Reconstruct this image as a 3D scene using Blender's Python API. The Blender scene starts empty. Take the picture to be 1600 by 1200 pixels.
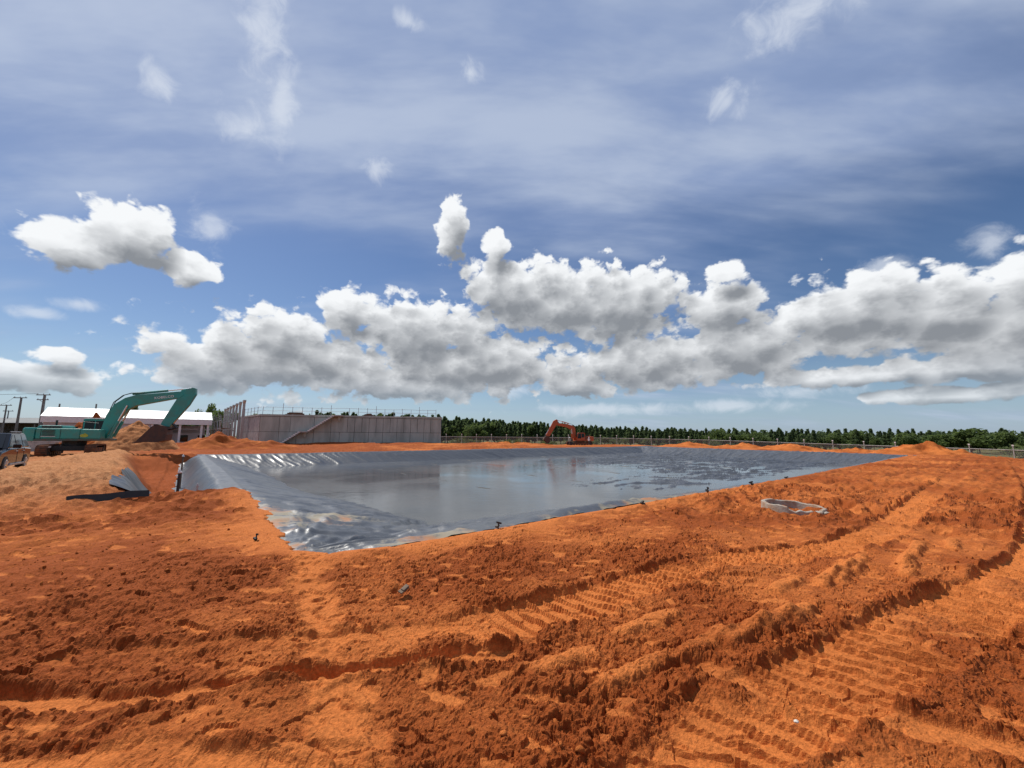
import bpy, math, random
import numpy as np
from mathutils import Vector, Matrix

R = math.radians
scene = bpy.context.scene
random.seed(7)
RNG = np.random.default_rng(11)

# ------------------------------------------------------------------ camera
CAM_H = 1.7
cam_d = bpy.data.cameras.new('camera')
cam_d.sensor_width = 36.0
cam_d.lens = 625.0 / 1600.0 * 36.0
cam_d.clip_start = 0.05
cam_d.clip_end = 12000
cam = bpy.data.objects.new('camera', cam_d)
scene.collection.objects.link(cam)
cam.location = (0, 0, CAM_H)
PITCH = math.atan(83 / 625.0)
cam.matrix_world = (Matrix.Translation((0, 0, CAM_H)) @ Matrix.Rotation(R(90) + PITCH, 4, 'X')
                    @ Matrix.Rotation(R(0.3), 4, 'Z'))
scene.camera = cam

# ------------------------------------------------------------------ light
SUN_EL, SUN_AZ = 55.0, -50.0
sun_d = bpy.data.lights.new('sun', 'SUN')
sun_d.energy = 4.8
sun_d.angle = R(0.53)
sun_d.color = (1.0, 0.95, 0.87)
sun = bpy.data.objects.new('sun', sun_d)
scene.collection.objects.link(sun)
sdir = Vector((math.sin(R(SUN_AZ)) * math.cos(R(SUN_EL)), math.cos(R(SUN_AZ)) * math.cos(R(SUN_EL)), math.sin(R(SUN_EL))))
sun.rotation_euler = sdir.to_track_quat('Z', 'Y').to_euler()
sun.location = (0, 0, 60)

scene.view_settings.view_transform = 'Standard'
scene.view_settings.look = 'None'
scene.view_settings.exposure = 0.0
scene.view_settings.gamma = 1.0
scene.view_settings.use_curve_mapping = False
scene.render.engine = 'CYCLES'
scene.cycles.max_bounces = 6
scene.cycles.diffuse_bounces = 2
scene.cycles.glossy_bounces = 3
scene.cycles.transparent_max_bounces = 12


# ------------------------------------------------------------------ node helper
class NT:
    def __init__(self, tree):
        self.t = tree

    def n(self, typ, **kw):
        nd = self.t.nodes.new(typ)
        for k, v in kw.items():
            setattr(nd, k, v)
        return nd

    def put(self, sock, v):
        if v is None:
            return
        if isinstance(v, bpy.types.NodeSocket):
            self.t.links.new(v, sock)
        else:
            sock.default_value = v

    def m(self, op, a, b=None, c=None, clamp=False):
        nd = self.n('ShaderNodeMath', operation=op, use_clamp=clamp)
        for i, v in enumerate((a, b, c)):
            self.put(nd.inputs[i], v)
        return nd.outputs[0]

    def v(self, op, a, b=None, out=0, scale=None):
        nd = self.n('ShaderNodeVectorMath', operation=op)
        self.put(nd.inputs[0], a)
        self.put(nd.inputs[1], b)
        if scale is not None:
            self.put(nd.inputs['Scale'], scale)
        return nd.outputs[out]

    def step(self, x, lo, hi, a=0.0, b=1.0, smooth=True):
        nd = self.n('ShaderNodeMapRange', interpolation_type='SMOOTHSTEP' if smooth else 'LINEAR')
        for i, v in enumerate((x, lo, hi, a, b)):
            self.put(nd.inputs[i], v)
        return nd.outputs[0]

    def mix(self, f, a, b, mode='MIX'):
        nd = self.n('ShaderNodeMix', data_type='RGBA', blend_type=mode)
        self.put(nd.inputs[0], f)
        self.put(nd.inputs[6], a)
        self.put(nd.inputs[7], b)
        return nd.outputs[2]

    def noise(self, vec, scale, detail=4, rough=0.55, dist=0.0, dim='3D', out=0, lac=2.0):
        nd = self.n('ShaderNodeTexNoise', noise_dimensions=dim)
        self.put(nd.inputs['Vector'], vec)
        self.put(nd.inputs['Scale'], scale)
        self.put(nd.inputs['Detail'], detail)
        self.put(nd.inputs['Roughness'], rough)
        self.put(nd.inputs['Distortion'], dist)
        self.put(nd.inputs['Lacunarity'], lac)
        return nd.outputs[out]


def rgb(r, g, b):
    return (r, g, b, 1.0)


# ------------------------------------------------------------------ world: sky with cumulus and a thin veil
CUMULUS = [(-30.4, 9.6, 13.1, 4.8), (-31.0, 12.7, 4.8, 3.7), (-37.3, 7.7, 6.0, 3.0), (6.6, 19.2, 13.2, 5.4),
           (-0.1, 21.0, 8.0, 4.0), (14.8, 18.4, 9.7, 5.1), (-13.0, 14.4, 11.4, 4.8), (-5.6, 10.2, 17.0, 4.8),
           (-22.9, 16.5, 3.4, 3.2), (-9.3, 28.4, 2.5, 4.2), (-2.8, 26.6, 2.0, 2.6), (28.3, 16.5, 5.0, 3.9),
           (18.0, 10.3, 11.6, 3.8), (30.4, 11.1, 8.5, 4.4), (41.2, 13.2, 8.5, 4.6), (47.5, 12.3, 5.5, 4.2),
           (54.5, 12.6, 4.6, 4.2), (55.0, 9.6, 6.0, 4.2), (40.6, 7.0, 9.0, 1.3), (49.5, 6.7, 6.0, 1.5),
           (47.6, 4.4, 7.0, 0.9), (-49.4, 18.0, 3.1, 2.5), (-45.6, 20.3, 4.3, 3.2), (-40.7, 18.4, 3.3, 1.9),
           (-49.3, 5.3, 3.2, 1.7), (-49.2, 7.5, 2.0, 1.1), (-52.6, 5.1, 2.4, 1.6), (-17.9, 7.1, 14.8, 2.1),
           (9.2, 7.5, 6.4, 1.9), (29.3, 20.6, 2.8, 1.4),
           # the same kind of cumulus all round, outside the picture
           (75, 12, 14, 5.5), (98, 9, 10, 4), (125, 14, 13, 6), (152, 9, 15, 4), (178, 12, 10, 5),
           (-78, 10, 11, 4.5), (-104, 14, 12, 6), (-131, 9, 14, 4.2), (-158, 13, 12, 5)]
WISPS = [(-48.2, 12.6, 2.0, 0.8), (-50.8, 11.1, 2.0, 0.7), (-35.4, 44.5, 3.6, 6.5), (-33.0, 37.8, 2.4, 6.0),
         (-36.3, 34.3, 3.8, 2.4), (39.4, 43.5, 7.5, 3.2), (-20.2, 34.0, 2.4, 1.5), (-6.9, 45.3, 2.4, 1.3),
         (-16.6, 48.4, 3.0, 1.0), (30.7, 38.6, 3.2, 2.2), (-45.0, 34.9, 2.0, 2.2), (44.2, 17.9, 3.0, 1.5),
         (51.6, 17.8, 1.8, 1.6), (-38.9, 23.2, 2.8, 2.6), (14.4, 3.9, 15.0, 1.1), (29.3, 4.0, 8.0, 1.0),
         (36.6, 5.5, 6.0, 1.1), (0.9, 6.7, 4.5, 1.6), (-56, 18, 3.0, 1.0), (62, 30, 5, 2), (-70, 36, 4, 3), (120, 40, 6, 3),
         (-130, 38, 5, 3), (175, 33, 6, 3)]


def blob_field(g, p, blobs, k=0.18):
    acc = None
    for (a, e, ra, re) in blobs:
        nd = g.n('ShaderNodeVectorMath', operation='MULTIPLY_ADD')
        g.put(nd.inputs[0], p)
        nd.inputs[1].default_value = (1.0 / ra, 1.0 / re, 0)
        nd.inputs[2].default_value = (-a / ra, -e / re, 0)
        ln = g.v('LENGTH', nd.outputs[0], out=1)
        acc = ln if acc is None else g.m('SMOOTH_MIN', acc, ln, k)
    return g.m('SUBTRACT', 1.0, acc)


def density(g, p, blobs, lite):
    """Cloud thickness at a direction given as azimuth and elevation in degrees."""
    field = blob_field(g, p, blobs)
    q = g.v('MULTIPLY', p, (1.0, 1.35, 0))
    n1 = g.noise(q, 0.17, 1, 0.5, dim='2D')
    n2 = g.noise(q, 0.40, 3 if lite else 7, 0.58, 0.0 if lite else 0.2, dim='2D')
    vo = g.n('ShaderNodeTexVoronoi', voronoi_dimensions='2D', feature='F1')
    g.put(vo.inputs['Vector'], g.v('ADD', q, g.v('SCALE', g.noise(q, 0.8, 2, 0.6, dim='2D', out=1), scale=1.7)))
    vo.inputs['Scale'].default_value = 0.34
    vo.inputs['Detail'].default_value = 0.0 if lite else 1.0
    vo.inputs['Roughness'].default_value = 0.5
    d = g.m('MULTIPLY_ADD', n1, 0.55, field)
    d = g.m('MULTIPLY_ADD', n2, 0.70, d)
    d = g.m('MULTIPLY_ADD', vo.outputs['Distance'], -0.60, d)
    return g.m('ADD', d, -0.275 - 0.35 + 0.31 + 0.17)


world = bpy.data.worlds.new('World')
scene.world = world
world.use_nodes = True
wt = world.node_tree
wt.nodes.clear()
world.cycles.sampling_method = 'MANUAL'
world.cycles.sample_map_resolution = 256
w = NT(wt)
out = w.n('ShaderNodeOutputWorld')
SKY_STRENGTH = 0.1
sky = w.n('ShaderNodeTexSky', sky_type='NISHITA')
sky.sun_disc = False
sky.sun_elevation = R(SUN_EL)
sky.sun_rotation = R(SUN_AZ)
sky.altitude = 50
sky.air_density = 1.0
sky.dust_density = 0.4
sky.ozone_density = 2.5
tc = w.n('ShaderNodeTexCoord')
direc = w.v('NORMALIZE', tc.outputs['Generated'])
sx = w.n('ShaderNodeSeparateXYZ')
w.put(sx.inputs[0], direc)
az = w.m('MULTIPLY', w.m('ARCTAN2', sx.outputs[0], sx.outputs[1]), 57.29578)
el = w.m('MULTIPLY', w.m('ARCSINE', sx.outputs[2]), 57.29578)
cx = w.n('ShaderNodeCombineXYZ')
w.put(cx.inputs[0], az)
w.put(cx.inputs[1], el)
P = cx.outputs[0]
sc_el = w.step(el, 2.0, 18.0, 0.35, 1.0, smooth=False)
# thin high veil
vz = w.m('ADD', w.m('MAXIMUM', sx.outputs[2], 0.0), 0.18)
vp = w.v('SCALE', direc, scale=w.m('DIVIDE', 1.0, vz))
vrot = w.n('ShaderNodeMapping')
vrot.inputs['Rotation'].default_value = (0, 0, R(-14))
vrot.inputs['Scale'].default_value = (0.55, 1.5, 1.0)
w.put(vrot.inputs[0], vp)
nv1 = w.noise(vrot.outputs[0], 1.15, 4, 0.55, 0.2)
nv2 = w.noise(vrot.outputs[0], 3.2, 5, 0.55, 0.15)
band = w.step(el, 14.0, 40.0, -0.36, 0.30)
vd = w.m('ADD', band, w.m('MULTIPLY_ADD', w.m('SUBTRACT', nv1, 0.5), 1.9, w.m('MULTIPLY', w.m('SUBTRACT', nv2, 0.5), 0.4)))
low = w.step(el, 0.0, 10.0, 0.55, 0.0)
alpha_v = w.m('MULTIPLY', w.step(vd, -0.45, 0.45), 0.84)
veil_col = w.mix(w.step(nv2, 0.3, 0.7), rgb(2.8, 3.7, 5.9), rgb(5.0, 5.8, 7.4))
hsv = w.n('ShaderNodeHueSaturation')
hsv.inputs['Saturation'].default_value = 1.14
hsv.inputs['Value'].default_value = 0.84
hsv.inputs['Hue'].default_value = 0.507
w.put(hsv.inputs['Color'], sky.outputs[0])
base_c = w.mix(low, hsv.outputs[0], rgb(3.0, 4.6, 7.0))
base_c = w.mix(alpha_v, base_c, veil_col)


def near_blobs(blobs, a0, a1, e0, e1, k):
    o = []
    for b in blobs:
        if b[0] + k * b[2] > a0 and b[0] - k * b[2] < a1 and b[1] + k * b[3] > e0 and b[1] - k * b[3] < e1:
            o.append(b)
    return o


def sky_part(a0, a1, e0, e1):
    """Background for one part of the sky: the clouds that reach into it over the shared blue and veil."""
    c = base_c
    ws = near_blobs(WISPS, a0, a1, e0, e1, 1.9)
    if ws:
        wf = blob_field(w, P, ws, 0.1)
        nw = w.noise(w.v('MULTIPLY', P, (1.0, 1.3, 0)), 0.30, 7, 0.60, 0.35, dim='2D')
        wd = w.m('MULTIPLY_ADD', w.m('SUBTRACT', nw, 0.5), 2.0, wf)
        c = w.mix(w.m('MULTIPLY', w.step(wd, -0.05, 1.15), 0.58), c, rgb(7.6, 8.1, 8.9))
    cs = near_blobs(CUMULUS, a0, a1, e0, e1, 1.7)
    if cs:
        d0 = density(w, P, cs, False)
        d1 = density(w, w.v('ADD', P, w.v('SCALE', (-0.35, 0.75, 0.0), scale=sc_el)), cs, True)
        d2 = density(w, w.v('ADD', P, w.v('SCALE', (-1.0, 2.9, 0.0), scale=sc_el)), cs, True)
        tau = w.m('MULTIPLY_ADD', w.m('MULTIPLY', d1, 1.0, clamp=True), 0.8, w.m('MULTIPLY', w.m('MULTIPLY', d2, 1.0, clamp=True), 1.5))
        lit = w.m('POWER', 2.718, w.m('MULTIPLY', tau, -0.85))
        relief = w.m('MULTIPLY_ADD', w.m('SUBTRACT', d0, d1), 0.16, w.m('MULTIPLY', w.m('SUBTRACT', d1, d2), 0.34))
        lit = w.m('ADD', lit, relief, clamp=True)
        c = w.mix(w.m('MULTIPLY', w.step(d0, 0.0, 0.27), w.step(el, 1.0, 9.0, 0.62, 1.0)), c, w.mix(lit, rgb(2.6, 2.8, 3.1), rgb(9.3, 9.5, 9.7)))
    b_ = w.n('ShaderNodeBackground')
    b_.inputs['Strength'].default_value = SKY_STRENGTH
    w.put(b_.inputs['Color'], c)
    return b_.outputs[0]


TOP = 36.0
shader = sky_part(-180, 180, TOP, 90)
low_sky = w.m('LESS_THAN', el, TOP)
SECT = [-62.0, -40.0, -22.0, -5.0, 12.0, 24.0, 40.0, 62.0]
parts = [(a, b) for a, b in zip(SECT[:-1], SECT[1:])] + [(62.0, 118.0), (118.0, 180.1), (-118.0, -62.0), (-180.1, -118.0)]
for a, b in parts:
    fac = w.m('MULTIPLY', low_sky, w.m('MULTIPLY', w.m('GREATER_THAN', az, a), w.m('LESS_THAN', az, b + 1e-4)))
    ms = w.n('ShaderNodeMixShader')
    w.put(ms.inputs[0], fac)
    wt.links.new(shader, ms.inputs[1])
    wt.links.new(sky_part(a, b, -5, TOP), ms.inputs[2])
    shader = ms.outputs[0]
wt.links.new(shader, out.inputs['Surface'])

# ------------------------------------------------------------------ numpy noise
_perm = RNG.permutation(1024).astype(np.int32)
_perm = np.concatenate([_perm, _perm])
_ang = RNG.random(1024) * 2 * np.pi
_gx, _gy = np.cos(_ang).astype(np.float32), np.sin(_ang).astype(np.float32)
_rnd = RNG.random((4, 1024)).astype(np.float32)


def perlin(x, y, s=0):
    x = np.asarray(x, np.float32) + s * 17.31
    y = np.asarray(y, np.float32) + s * 9.77
    xi = np.floor(x)
    yi = np.floor(y)
    fx, fy = x - xi, y - yi
    xi = xi.astype(np.int32) & 1023
    yi = yi.astype(np.int32) & 1023
    u = fx * fx * fx * (fx * (fx * 6 - 15) + 10)
    v = fy * fy * fy * (fy * (fy * 6 - 15) + 10)
    x1 = (xi + 1) & 1023
    y1 = (yi + 1) & 1023

    def gr(a, b, dx, dy):
        h = _perm[_perm[a] + b]
        return _gx[h] * dx + _gy[h] * dy
    n00 = gr(xi, yi, fx, fy)
    n10 = gr(x1, yi, fx - 1, fy)
    n01 = gr(xi, y1, fx, fy - 1)
    n11 = gr(x1, y1, fx - 1, fy - 1)
    a = n00 + u * (n10 - n00)
    b = n01 + u * (n11 - n01)
    return (a + v * (b - a)) * 1.5


def fbm(x, y, lam, oct=4, gain=0.5, s=0):
    o = 0
    a = 1.0
    for i in range(oct):
        o = o + a * perlin(x / lam, y / lam, s + i * 3)
        lam *= 0.5
        a *= gain
    return o


def clods(x, y, cell, s=0, prob=0.8):
    """Half-buried lumps: the highest of the domes scattered one to a cell."""
    X = x / cell + s * 5.3
    Y = y / cell + s * 7.9
    xi = np.floor(X).astype(np.int32)
    yi = np.floor(Y).astype(np.int32)
    h = np.zeros(x.shape, np.float32)
    for i in (-1, 0, 1):
        for j in (-1, 0, 1):
            a, b = xi + i, yi + j
            k = _perm[_perm[a & 1023] + (b & 1023)]
            px = a + 0.15 + 0.7 * _rnd[0][k]
            py = b + 0.15 + 0.7 * _rnd[1][k]
            rr = 0.22 + 0.48 * _rnd[2][k]
            ok = _rnd[3][k] < prob
            an = _rnd[0][(k + 7) & 1023] * 6.28
            ca, sa = np.cos(an), np.sin(an)
            ex = 0.65 + 0.35 * _rnd[1][(k + 3) & 1023]
            dx, dy = X - px, Y - py
            d2 = ((dx * ca + dy * sa)) ** 2 + ((-dx * sa + dy * ca) / ex) ** 2
            q = np.where(ok, np.maximum(rr * rr - d2, 0), 0)
            h = np.maximum(h, np.sqrt(q))
    return h * cell


def facets(x, y, cell, s=0):
    """Broken slabs: each cell a tilted flat piece at its own height (about -1..1)."""
    X = x / cell + s * 3.7
    Y = y / cell + s * 6.1
    xi = np.floor(X).astype(np.int32)
    yi = np.floor(Y).astype(np.int32)
    best = np.full(x.shape, 9.0, np.float32)
    h = np.zeros(x.shape, np.float32)
    for i in (-1, 0, 1):
        for j in (-1, 0, 1):
            a, b = xi + i, yi + j
            k = _perm[_perm[a & 1023] + (b & 1023)]
            dx = X - a - _rnd[0][k]
            dy = Y - b - _rnd[1][k]
            d2 = dx * dx + dy * dy
            up = d2 < best
            best = np.where(up, d2, best)
            h = np.where(up, (_rnd[2][k] * 2 - 1) + dx * (_rnd[3][k] * 2 - 1) * 1.3 + dy * (_rnd[0][(k + 11) & 1023] * 2 - 1) * 1.3, h)
    return h


def ridged(x, y, lam, oct=3, gain=0.55, s=0):
    o = 0
    a = 1.0
    for i in range(oct):
        o = o + a * (0.55 - np.abs(perlin(x / lam, y / lam, s + i * 5)) * 2.0)
        lam *= 0.52
        a *= gain
    return o


def smooth(x, a, b):
    t = np.clip((x - a) / (b - a), 0, 1)
    return t * t * (3 - 2 * t)


# ------------------------------------------------------------------ layout of the site
POND = np.array([(-3.3, 6.27), (-2.65, 6.12), (-1.62, 6.67), (0.81, 8.63), (6.04, 12.88), (15.71, 20.83), (41.33, 42.2),
                 (24.65, 77.7), (4.89, 61.2), (-8.7, 50.34), (-19.33, 40.9), (-26.1, 34.5), (-14.2, 20.1), (-8.24, 12.63)])
PA, PB, PC, PD = POND[0], POND[6], POND[7], POND[11]
TDIR = (PD - PA) / np.linalg.norm(PD - PA)
TN = np.array([-TDIR[1], TDIR[0]])          # outward, to the left of the pond
TLEN = float(np.linalg.norm(PD - PA))
WATER_Z = -0.95


def pond_sd(x, y):
    best = np.full(x.shape, 1e9, np.float32)
    inside = np.zeros(x.shape, bool)
    n = len(POND)
    for i in range(n):
        x0, y0 = POND[i]
        x1, y1 = POND[(i + 1) % n]
        ex, ey = x1 - x0, y1 - y0
        t = np.clip(((x - x0) * ex + (y - y0) * ey) / (ex * ex + ey * ey), 0, 1)
        d = np.hypot(x - x0 - t * ex, y - y0 - t * ey)
        best = np.minimum(best, d)
        c = (y0 > y) != (y1 > y)
        xc = x0 + (y - y0) * (ex / (ey if abs(ey) > 1e-9 else 1e-9))
        inside ^= c & (x < xc)
    return np.where(inside, best, -best)


def trench_tn(x, y):
    dx, dy = x - PA[0], y - PA[1]
    return dx * TDIR[0] + dy * TDIR[1], dx * TN[0] + dy * TN[1]


def base_height(x, y, sd=None):
    """Large shape of the land, before tracks and clods; returns height and a few masks."""
    x = np.asarray(x, np.float32)
    y = np.asarray(y, np.float32)
    if sd is None:
        sd = pond_sd(x, y)
    r = np.hypot(x, y)
    z = 0.05 * perlin(x / 2.4, y / 2.4, 1) + 0.10 * perlin(x / 9, y / 9, 2) * smooth(r, 6, 20)
    edge = smooth(-sd, 0.0, 3.0)
    z = z * (0.35 + 0.65 * edge)
    q = x + 0.2 * y
    z = z - 1.2 * smooth(q, 50, 82)
    z = z + 0.75 * np.exp(-(((x + 22) / 32) ** 2 + ((y - 66) / 15) ** 2)) * edge
    far = smooth(r, 40, 60) * edge * (1 - smooth(q, 45, 70))
    z = z + far * (0.28 * perlin(x / 6, y / 6, 5) + 0.12 * perlin(x / 2.2, y / 2.2, 6))
    z = z - 0.5 * smooth(y, 92, 110)
    # the ditch outside the left bank
    t, n = trench_tn(x, y)
    wig = 0.25 * perlin(x / 1.7, y / 1.7, 8)
    along = smooth(t, 7.7, 9.6) * (1 - smooth(t, 33.0, 37.5))
    right = smooth(n + wig * 0.3, 0.30, 1.45)
    wide = 2.75 + 0.6 * smooth(t, 9, 16) + 1.5 * smooth(t, 16, 36)
    left = 1 - smooth(n + wig, wide - 1.25, wide)
    ditch = along * right * left
    z = z - 1.05 * ditch
    # sandy bank left of the ditch
    bank = smooth(t, 4.5, 11) * (1 - smooth(t, 36, 46)) * smooth(n, wide - 0.7, wide + 0.5) * (1 - smooth(n, 5.0, 9.5))
    z = z + bank * (0.48 + 0.14 * perlin(x / 1.6, y / 1.6, 9) + 0.05 * perlin(x / .6, y / .6, 10))
    # soil heaped over the near end of the liner
    hump = np.exp(-(((t - 7.0) / 1.5) ** 2 + ((n - 0.9) / 1.3) ** 2))
    z = z + 0.14 * hump
    slope = 0.19 + 0.15 * smooth(r, 11, 24)
    pit = -np.minimum(np.maximum(sd, 0) * slope, 1.12)
    z = np.where(sd > 0, z * (1 - smooth(sd, 0, 1.5)) + pit, z)
    return z, sd, t, n, ditch, bank, hump


def ground_z(x, y):
    return float(base_height(np.array([x]), np.array([y]))[0][0])


# ------------------------------------------------------------------ materials
def mat(name, col=(0.5, 0.5, 0.5), rough=0.6, metal=0.0, var=0.0, scale=6.0, bump=0.0, col2=None, spec=0.5, streak=False):
    m = bpy.data.materials.new(name)
    m.use_nodes = True
    nt = m.node_tree
    b = nt.nodes['Principled BSDF']
    g = NT(nt)
    b.inputs['Roughness'].default_value = rough
    b.inputs['Metallic'].default_value = metal
    b.inputs['Specular IOR Level'].default_value = spec
    tcn = g.n('ShaderNodeTexCoord')
    vec = tcn.outputs['Object']
    if streak:
        vec = g.v('MULTIPLY', vec, (1, 1, 0.22))
    ns = g.noise(vec, scale, 6, 0.62)
    c2 = col2 or tuple(c * (1 - var) for c in col)
    f = g.step(ns, 0.36, 0.66)
    g.put(b.inputs['Base Color'], g.mix(f, rgb(*col), rgb(*c2)))
    if bump:
        bn = g.n('ShaderNodeBump')
        bn.inputs['Strength'].default_value = bump
        bn.inputs['Distance'].default_value = 0.02
        g.put(bn.inputs['Height'], g.noise(tcn.outputs['Object'], scale * 5, 5, 0.6))
        g.put(b.inputs['Normal'], bn.outputs[0])
    return m


def soil_material():
    m = bpy.data.materials.new('red_soil')
    m.use_nodes = True
    nt = m.node_tree
    b = nt.nodes['Principled BSDF']
    g = NT(nt)
    b.inputs['Roughness'].default_value = 0.95
    b.inputs['Specular IOR Level'].default_value = 0.12
    pos = g.n('ShaderNodeNewGeometry').outputs['Position']

    def at(n):
        a = g.n('ShaderNodeAttribute', attribute_name=n)
        return a.outputs['Fac']
    n1 = g.noise(pos, 1.1, 6, 0.6)
    n2 = g.noise(pos, 9.0, 5, 0.65)
    n3 = g.noise(pos, 45.0, 4, 0.6)
    wet = g.m('ADD', at('wet'), g.m('MULTIPLY_ADD', g.m('SUBTRACT', n1, 0.5), 0.9, g.m('MULTIPLY', g.m('SUBTRACT', n2, 0.5), 0.75)))
    wet = g.step(wet, -0.05, 0.85)
    c = g.mix(wet, rgb(0.53, 0.160, 0.039), rgb(0.275, 0.065, 0.0140))
    sandc = g.mix(g.step(n2, 0.35, 0.7), rgb(0.47, 0.225, 0.098), rgb(0.35, 0.145, 0.056))
    c = g.mix(at('sand'), c, sandc)
    grc = g.mix(g.step(n1, 0.35, 0.65), rgb(0.075, 0.10, 0.028), rgb(0.16, 0.12, 0.055))
    c = g.mix(at('grass'), c, grc)
    fine = g.step(n3, 0.25, 0.75, 0.66, 1.22)
    cf = g.n('ShaderNodeCombineXYZ')
    for i in range(3):
        g.put(cf.inputs[i], fine)
    c = g.mix(1.0, c, cf.outputs[0], 'MULTIPLY')
    g.put(b.inputs['Base Color'], c)
    bn = g.n('ShaderNodeBump')
    bn.inputs['Strength'].default_value = 0.9
    bn.inputs['Distance'].default_value = 0.018
    h = g.m('ADD', g.noise(pos, 38.0, 6, 0.65), g.m('MULTIPLY', g.noise(pos, 130.0, 3, 0.6), 0.3))
    g.put(bn.inputs['Height'], h)
    g.put(b.inputs['Normal'], bn.outputs[0])
    return m


def liner_material():
    m = bpy.data.materials.new('black_sheet')
    m.use_nodes = True
    nt = m.node_tree
    b = nt.nodes['Principled BSDF']
    g = NT(nt)
    pos = g.n('ShaderNodeNewGeometry').outputs['Position']
    a = g.n('ShaderNodeAttribute', attribute_name='dust').outputs['Fac']
    n1 = g.noise(pos, 1.3, 7, 0.65, 0.6)
    n2 = g.noise(pos, 6.0, 6, 0.65)
    dust = g.m('ADD', a, g.m('MULTIPLY_ADD', g.m('SUBTRACT', n1, 0.5), 1.5, g.m('MULTIPLY', g.m('SUBTRACT', n2, 0.5), 0.7)))
    dust = g.step(dust, 0.45, 0.80)
    gr = g.n('ShaderNodeAttribute', attribute_name='grime').outputs['Fac']
    film = g.mix(g.m('MULTIPLY', gr, g.step(n2, 0.2, 0.8, 0.6, 1.0)), rgb(0.018, 0.020, 0.024), rgb(0.090, 0.097, 0.108))
    dcol = g.mix(g.step(g.noise(pos, 0.8, 3, 0.5), 0.47, 0.60), rgb(0.27, 0.23, 0.155), rgb(0.38, 0.155, 0.055))
    c = g.mix(g.m('MULTIPLY', dust, 0.85), film, dcol)
    g.put(b.inputs['Base Color'], c)
    g.put(b.inputs['Roughness'], g.m('MULTIPLY_ADD', dust, 0.4, g.step(n2, 0.3, 0.7, 0.30, 0.42)))
    b.inputs['IOR'].default_value = 1.5
    b.inputs['Specular IOR Level'].default_value = 0.6
    bn = g.n('ShaderNodeBump')
    bn.inputs['Strength'].default_value = 0.25
    bn.inputs['Distance'].default_value = 0.03
    g.put(bn.inputs['Height'], g.noise(pos, 3.5, 5, 0.55, 0.8))
    g.put(b.inputs['Normal'], bn.outputs[0])
    return m


def water_material():
    m = bpy.data.materials.new('murky_water')
    m.use_nodes = True
    nt = m.node_tree
    b = nt.nodes['Principled BSDF']
    g = NT(nt)
    pos = g.n('ShaderNodeNewGeometry').outputs['Position']
    n1 = g.noise(pos, 0.16, 5, 0.55, 0.5)
    g.put(b.inputs['Base Color'], g.mix(g.step(n1, 0.35, 0.65), rgb(0.065, 0.072, 0.080), rgb(0.095, 0.098, 0.100)))
    g.put(b.inputs['Roughness'], g.step(n1, 0.38, 0.62, 0.06, 0.16))
    b.inputs['IOR'].default_value = 1.33
    bn = g.n('ShaderNodeBump')
    bn.inputs['Distance'].default_value = 0.012
    st = g.v('MULTIPLY', pos, (1.0, 1.0, 0.0))
    h = g.m('ADD', g.noise(st, 2.2, 4, 0.5, 0.3), g.m('MULTIPLY', g.noise(st, 9.0, 3, 0.5), 0.35))
    g.put(bn.inputs['Height'], h)
    g.put(bn.inputs['Strength'], g.step(g.noise(pos, 0.11, 3, 0.5), 0.36, 0.60, 0.12, 0.8))
    g.put(b.inputs['Normal'], bn.outputs[0])
    return m


def leaf_material(name, c1, c2):
    m = mat(name, c1, 0.7, col2=c2, scale=0.9, spec=0.2)
    nt = m.node_tree
    b = nt.nodes['Principled BSDF']
    tl = nt.nodes.new('ShaderNodeBsdfTranslucent')
    tl.inputs['Color'].default_value = rgb(*(1.5 * c for c in c1))
    mx = nt.nodes.new('ShaderNodeMixShader')
    mx.inputs[0].default_value = 0.4
    nt.links.new(b.outputs[0], mx.inputs[1])
    nt.links.new(tl.outputs[0], mx.inputs[2])
    nt.links.new(mx.outputs[0], nt.nodes['Material Output'].inputs['Surface'])
    return m


def mesh_wire_material():
    m = bpy.data.materials.new('chain_link')
    m.use_nodes = True
    nt = m.node_tree
    g = NT(nt)
    b = nt.nodes['Principled BSDF']
    b.inputs['Base Color'].default_value = rgb(0.30, 0.31, 0.31)
    b.inputs['Metallic'].default_value = 0.4
    b.inputs['Roughness'].default_value = 0.5
    tr = g.n('ShaderNodeBsdfTransparent')
    mx = g.n('ShaderNodeMixShader')
    pos = g.n('ShaderNodeTexCoord').outputs['Object']
    s = g.n('ShaderNodeSeparateXYZ')
    g.put(s.inputs[0], pos)
    u = g.m('ADD', s.outputs[0], s.outputs[2])
    v = g.m('SUBTRACT', s.outputs[0], s.outputs[2])
    f1 = g.m('ABSOLUTE', g.m('SUBTRACT', g.m('FRACT', g.m('MULTIPLY', u, 13.0)), 0.5))
    f2 = g.m('ABSOLUTE', g.m('SUBTRACT', g.m('FRACT', g.m('MULTIPLY', v, 13.0)), 0.5))
    wire = g.m('LESS_THAN', g.m('MINIMUM', f1, f2), 0.075)
    g.put(mx.inputs[0], wire)
    nt.links.new(tr.outputs[0], mx.inputs[1])
    nt.links.new(b.outputs[0], mx.inputs[2])
    nt.links.new(mx.outputs[0], nt.nodes['Material Output'].inputs['Surface'])
    return m


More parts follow.
